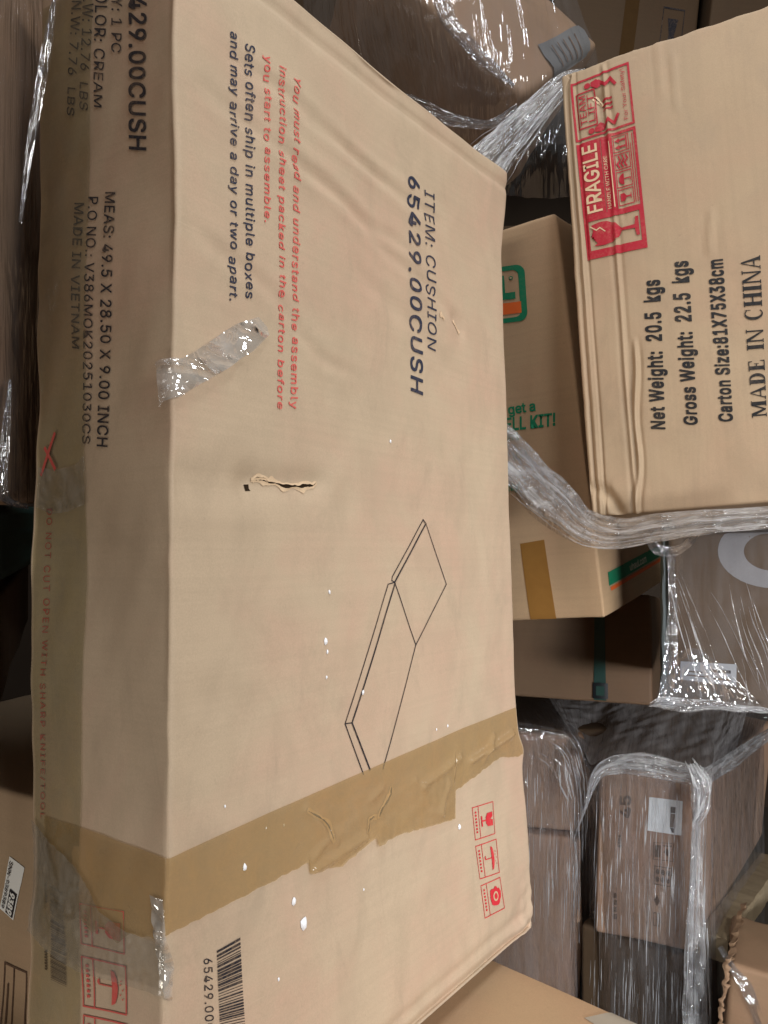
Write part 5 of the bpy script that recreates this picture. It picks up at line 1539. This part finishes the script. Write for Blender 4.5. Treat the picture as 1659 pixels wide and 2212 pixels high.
reroot(strands("film_fold", [px(1050, 930, 1.43), px(1100, 985, 1.39), px(1150, 1035, 1.35), px(1210, 1090, 1.29), px(1265, 1140, 1.225), px(1330, 1156, 1.18), px(1420, 1144, 1.13), px(1520, 1132, 1.08), px(1660, 1122, 1.03), px(1760, 1114, .99)], [.085, .085, .08, .075, .06, .05, .046, .04, .034, .034], F_STRAND, None, 9, (0.0008, 0.0036), 200, 131), w2)
reroot(patch("film_sheet", [[px(1085, 925, 1.40), px(1090, 985, 1.40), px(1093, 1040, 1.41)], [px(1160, 985, 1.36), px(1150, 1050, 1.37), px(1145, 1110, 1.38)], [px(1230, 1060, 1.29), px(1220, 1115, 1.30), px(1215, 1160, 1.31)], [px(1282, 1112, 1.24), px(1278, 1150, 1.24), px(1275, 1185, 1.25)]],
             F_LOOSE, None, 90, 40, 0.006, (6, 12), 33), w2)
reroot(ribbon("film_fold", [px(1395, 1150, 1.16), px(1420, 1185, 1.17), px(1465, 1188, 1.16), px(1510, 1150, 1.12)], [.012, .018, .016, .010], F_LOOSE, None, .005, 4, 60, 24, 34), w2)

w3 = film_thing('white gathered twist of stretch film rising behind the corner of the FRAGILE carton', px(1150, 300, 1.5))
reroot(ribbon("film_fold", [px(1300, 178, 1.50), px(1262, 168, 1.50), px(1225, 176, 1.49), px(1180, 216, 1.48), px(1120, 280, 1.47), px(1060, 345, 1.46), px(1010, 410, 1.46), px(985, 450, 1.46)],
              [.030, .034, .040, .046, .062, .088, .095, .10], F_VEIL, None, .0055, 5, 170, 70, 41), w3)
reroot(strands("film_fold", [px(1300, 178, 1.49), px(1262, 168, 1.49), px(1225, 176, 1.48), px(1180, 216, 1.47), px(1120, 280, 1.46), px(1060, 345, 1.45), px(1010, 410, 1.45), px(985, 450, 1.45)], [.030, .034, .040, .046, .062, .088, .095, .10], F_STRAND, None, 13, (0.0010, 0.0042), 150, 141), w3)
w4 = film_thing('thin loose strand of clear film sagging over the dark gap at the top', px(900, 230, 1.55))
reroot(ribbon("film_fold", [px(750, 185, 1.60), px(800, 200, 1.57), px(850, 220, 1.56), px(915, 240, 1.55), px(990, 262, 1.53), px(1060, 268, 1.51), px(1120, 235, 1.50)], [.05, .055, .05, .04, .026, .020, .020], F_LOOSE, None, .010, 6, 130, 50, 42), w4)
w5 = film_thing('crumpled clear film in the dark gap left of the FRAGILE carton', px(1180, 350, 1.58))
reroot(patch("film_sheet", [[px(1075, 290, 1.62), px(1075, 350, 1.60), px(1085, 420, 1.62)], [px(1140, 250, 1.60), px(1140, 340, 1.56), px(1140, 425, 1.60)], [px(1230, 210, 1.60), px(1225, 330, 1.55), px(1230, 425, 1.6)], [px(1300, 200, 1.62), px(1300, 320, 1.6), px(1300, 430, 1.62)]],
             F_CALM, None, 90, 90, 0.012, (10, 5), 43), w5)
w6 = film_thing('clear shiny film wrapped round the tilted carton at the top', px(950, 100, 1.6))
reroot(patch("film_sheet", [[px(650, -90, 1.62), px(660, 60, 1.70), px(680, 170, 1.72), px(760, 230, 1.75)], [px(790, -120, 1.56), px(800, 40, 1.60), px(840, 190, 1.68), px(880, 265, 1.72)], [px(930, -150, 1.52), px(965, 20, 1.52), px(990, 190, 1.58), px(1000, 300, 1.68)],
                            [px(1080, -160, 1.55), px(1110, 40, 1.55), px(1120, 190, 1.54), px(1120, 320, 1.66)], [px(1210, -120, 1.62), px(1260, 40, 1.62), px(1290, 130, 1.64), px(1290, 300, 1.72)]], F_CALM, None, 140, 140, 0.004, (4, 3), 44), w6)
reroot(ribbon("film_fold", [px(940, -40, 1.50), px(960, 20, 1.50), px(972, 48, 1.50), px(1010, 90, 1.505), px(1060, 140, 1.51), px(1110, 185, 1.52)], [.03, .034, .03, .024, .022, .004], F_LOOSE, None, .008, 6, 100, 40, 45), w6)
w7 = film_thing('film stretched over the brown carton with the pale curved mark', px(1550, 1350, 1.36))
reroot(patch("film_sheet", [[px(1444, 1150, 1.37), px(1443, 1280, 1.37), px(1440, 1400, 1.37), px(1414, 1528, 1.36)], [px(1480, 1150, 1.352), px(1482, 1280, 1.352), px(1484, 1400, 1.352), px(1484, 1526, 1.348)], [px(1560, 1145, 1.33), px(1565, 1280, 1.33), px(1570, 1400, 1.33), px(1572, 1530, 1.325)], [px(1720, 1140, 1.285), px(1720, 1280, 1.285), px(1720, 1400, 1.285), px(1720, 1544, 1.28)]],
             F_TAUT, None, 130, 130, 0.002, (9, 3), 46), w7)
reroot(patch("film_sheet", [[px(1446, 1420, 1.35), px(1440, 1470, 1.345), px(1426, 1522, 1.34)], [px(1500, 1400, 1.335), px(1500, 1470, 1.33), px(1502, 1526, 1.325)], [px(1560, 1440, 1.32), px(1575, 1490, 1.315), px(1580, 1530, 1.31)], [px(1625, 1500, 1.305), px(1640, 1520, 1.30), px(1660, 1538, 1.295)]],
             F_LOOSE, None, 110, 60, 0.007, (12, 9), 47), w7)
reroot(ribbon("film_fold", [px(1402, 1524, 1.35), px(1430, 1518, 1.34), px(1480, 1524, 1.33), px(1540, 1522, 1.315), px(1600, 1530, 1.30), px(1700, 1538, 1.28)], [.004, .020, .024, .016, .012, .008], F_VEIL, None, .006, 5, 120, 36, 54), w7)
reroot(ribbon("film_fold", [px(1448, 1200, 1.36), px(1453, 1290, 1.36), px(1450, 1390, 1.355), px(1446, 1470, 1.35), px(1438, 1528, 1.345)], [.014, .016, .022, .028, .04], F_LOOSE, None, .006, 5, 90, 30, 48), w7)
reroot(strands("film_fold", [px(1470, 1230, 1.35), px(1510, 1320, 1.34), px(1550, 1420, 1.325), px(1590, 1530, 1.31)], [.05, .08, .10, .12], F_STRAND, None, 13, (0.0006, 0.0022), 90, 148, wave=.02), w7)
reroot(strands("film_fold", [px(1590, 1260, 1.315), px(1610, 1350, 1.31), px(1640, 1440, 1.30), px(1660, 1530, 1.29)], [.05, .06, .07, .08], F_STRAND, None, 8, (0.0006, 0.0018), 90, 149, wave=.02), w7)
ep = root("edge_protector", px(1440, 1530, 1.40), 'grey-green corner post standing between the moving box and the filmed carton', 'corner post')
reroot(board("post", px(1441, 1528, 1.41), px(1443, 1130, 1.41), 0.022, 0.012, M_POST, None, 77, (0, 1, 0)), ep)
w8 = film_thing('streaky clear film covering the dark carton at the upper left', px(20, 500, 1.15))
reroot(patch("film_sheet", [[np.array([xx, yy, zz]) for zz in (2.30, 1.95, 1.65, 1.362)] for xx, yy in ((-.437, 0.55), (-.425, 0.80), (-.425, 0.93), (-.43, 1.05), (-.437, 1.2))],
             F_CALM, None, 110, 160, 0.005, (8, 2.0), 49), w8)
reroot(ribbon("film_fold", [px(22, 820, .895), px(14, 920, .88), px(8, 1000, .875), px(6, 1060, .872), px(22, 1084, .89), px(60, 1094, .93)], [.001, .010, .010, .012, .010, .001], F_LOOSE, None, .005, 4, 80, 24, 50), w8)
reroot(ribbon("film_fold", [px(122, -40, 0.80), px(108, 60, 0.80), px(88, 180, .80), px(64, 330, .80), px(44, 480, .80)], [.002, .008, .010, .008, .001], F_CALM, None, .004, 4, 80, 24, 52), w8)
w9 = film_thing('small strand of torn film hanging on the ripped carton in the corner', px(1610, 2130, 1.44))
reroot(ribbon("film_fold", [px(1555, 2045, 1.45), px(1585, 2095, 1.44), px(1615, 2140, 1.43), px(1650, 2230, 1.42)], [.010, .014, .022, .02], F_LOOSE, None, .005, 4, 70, 24, 51), w9)
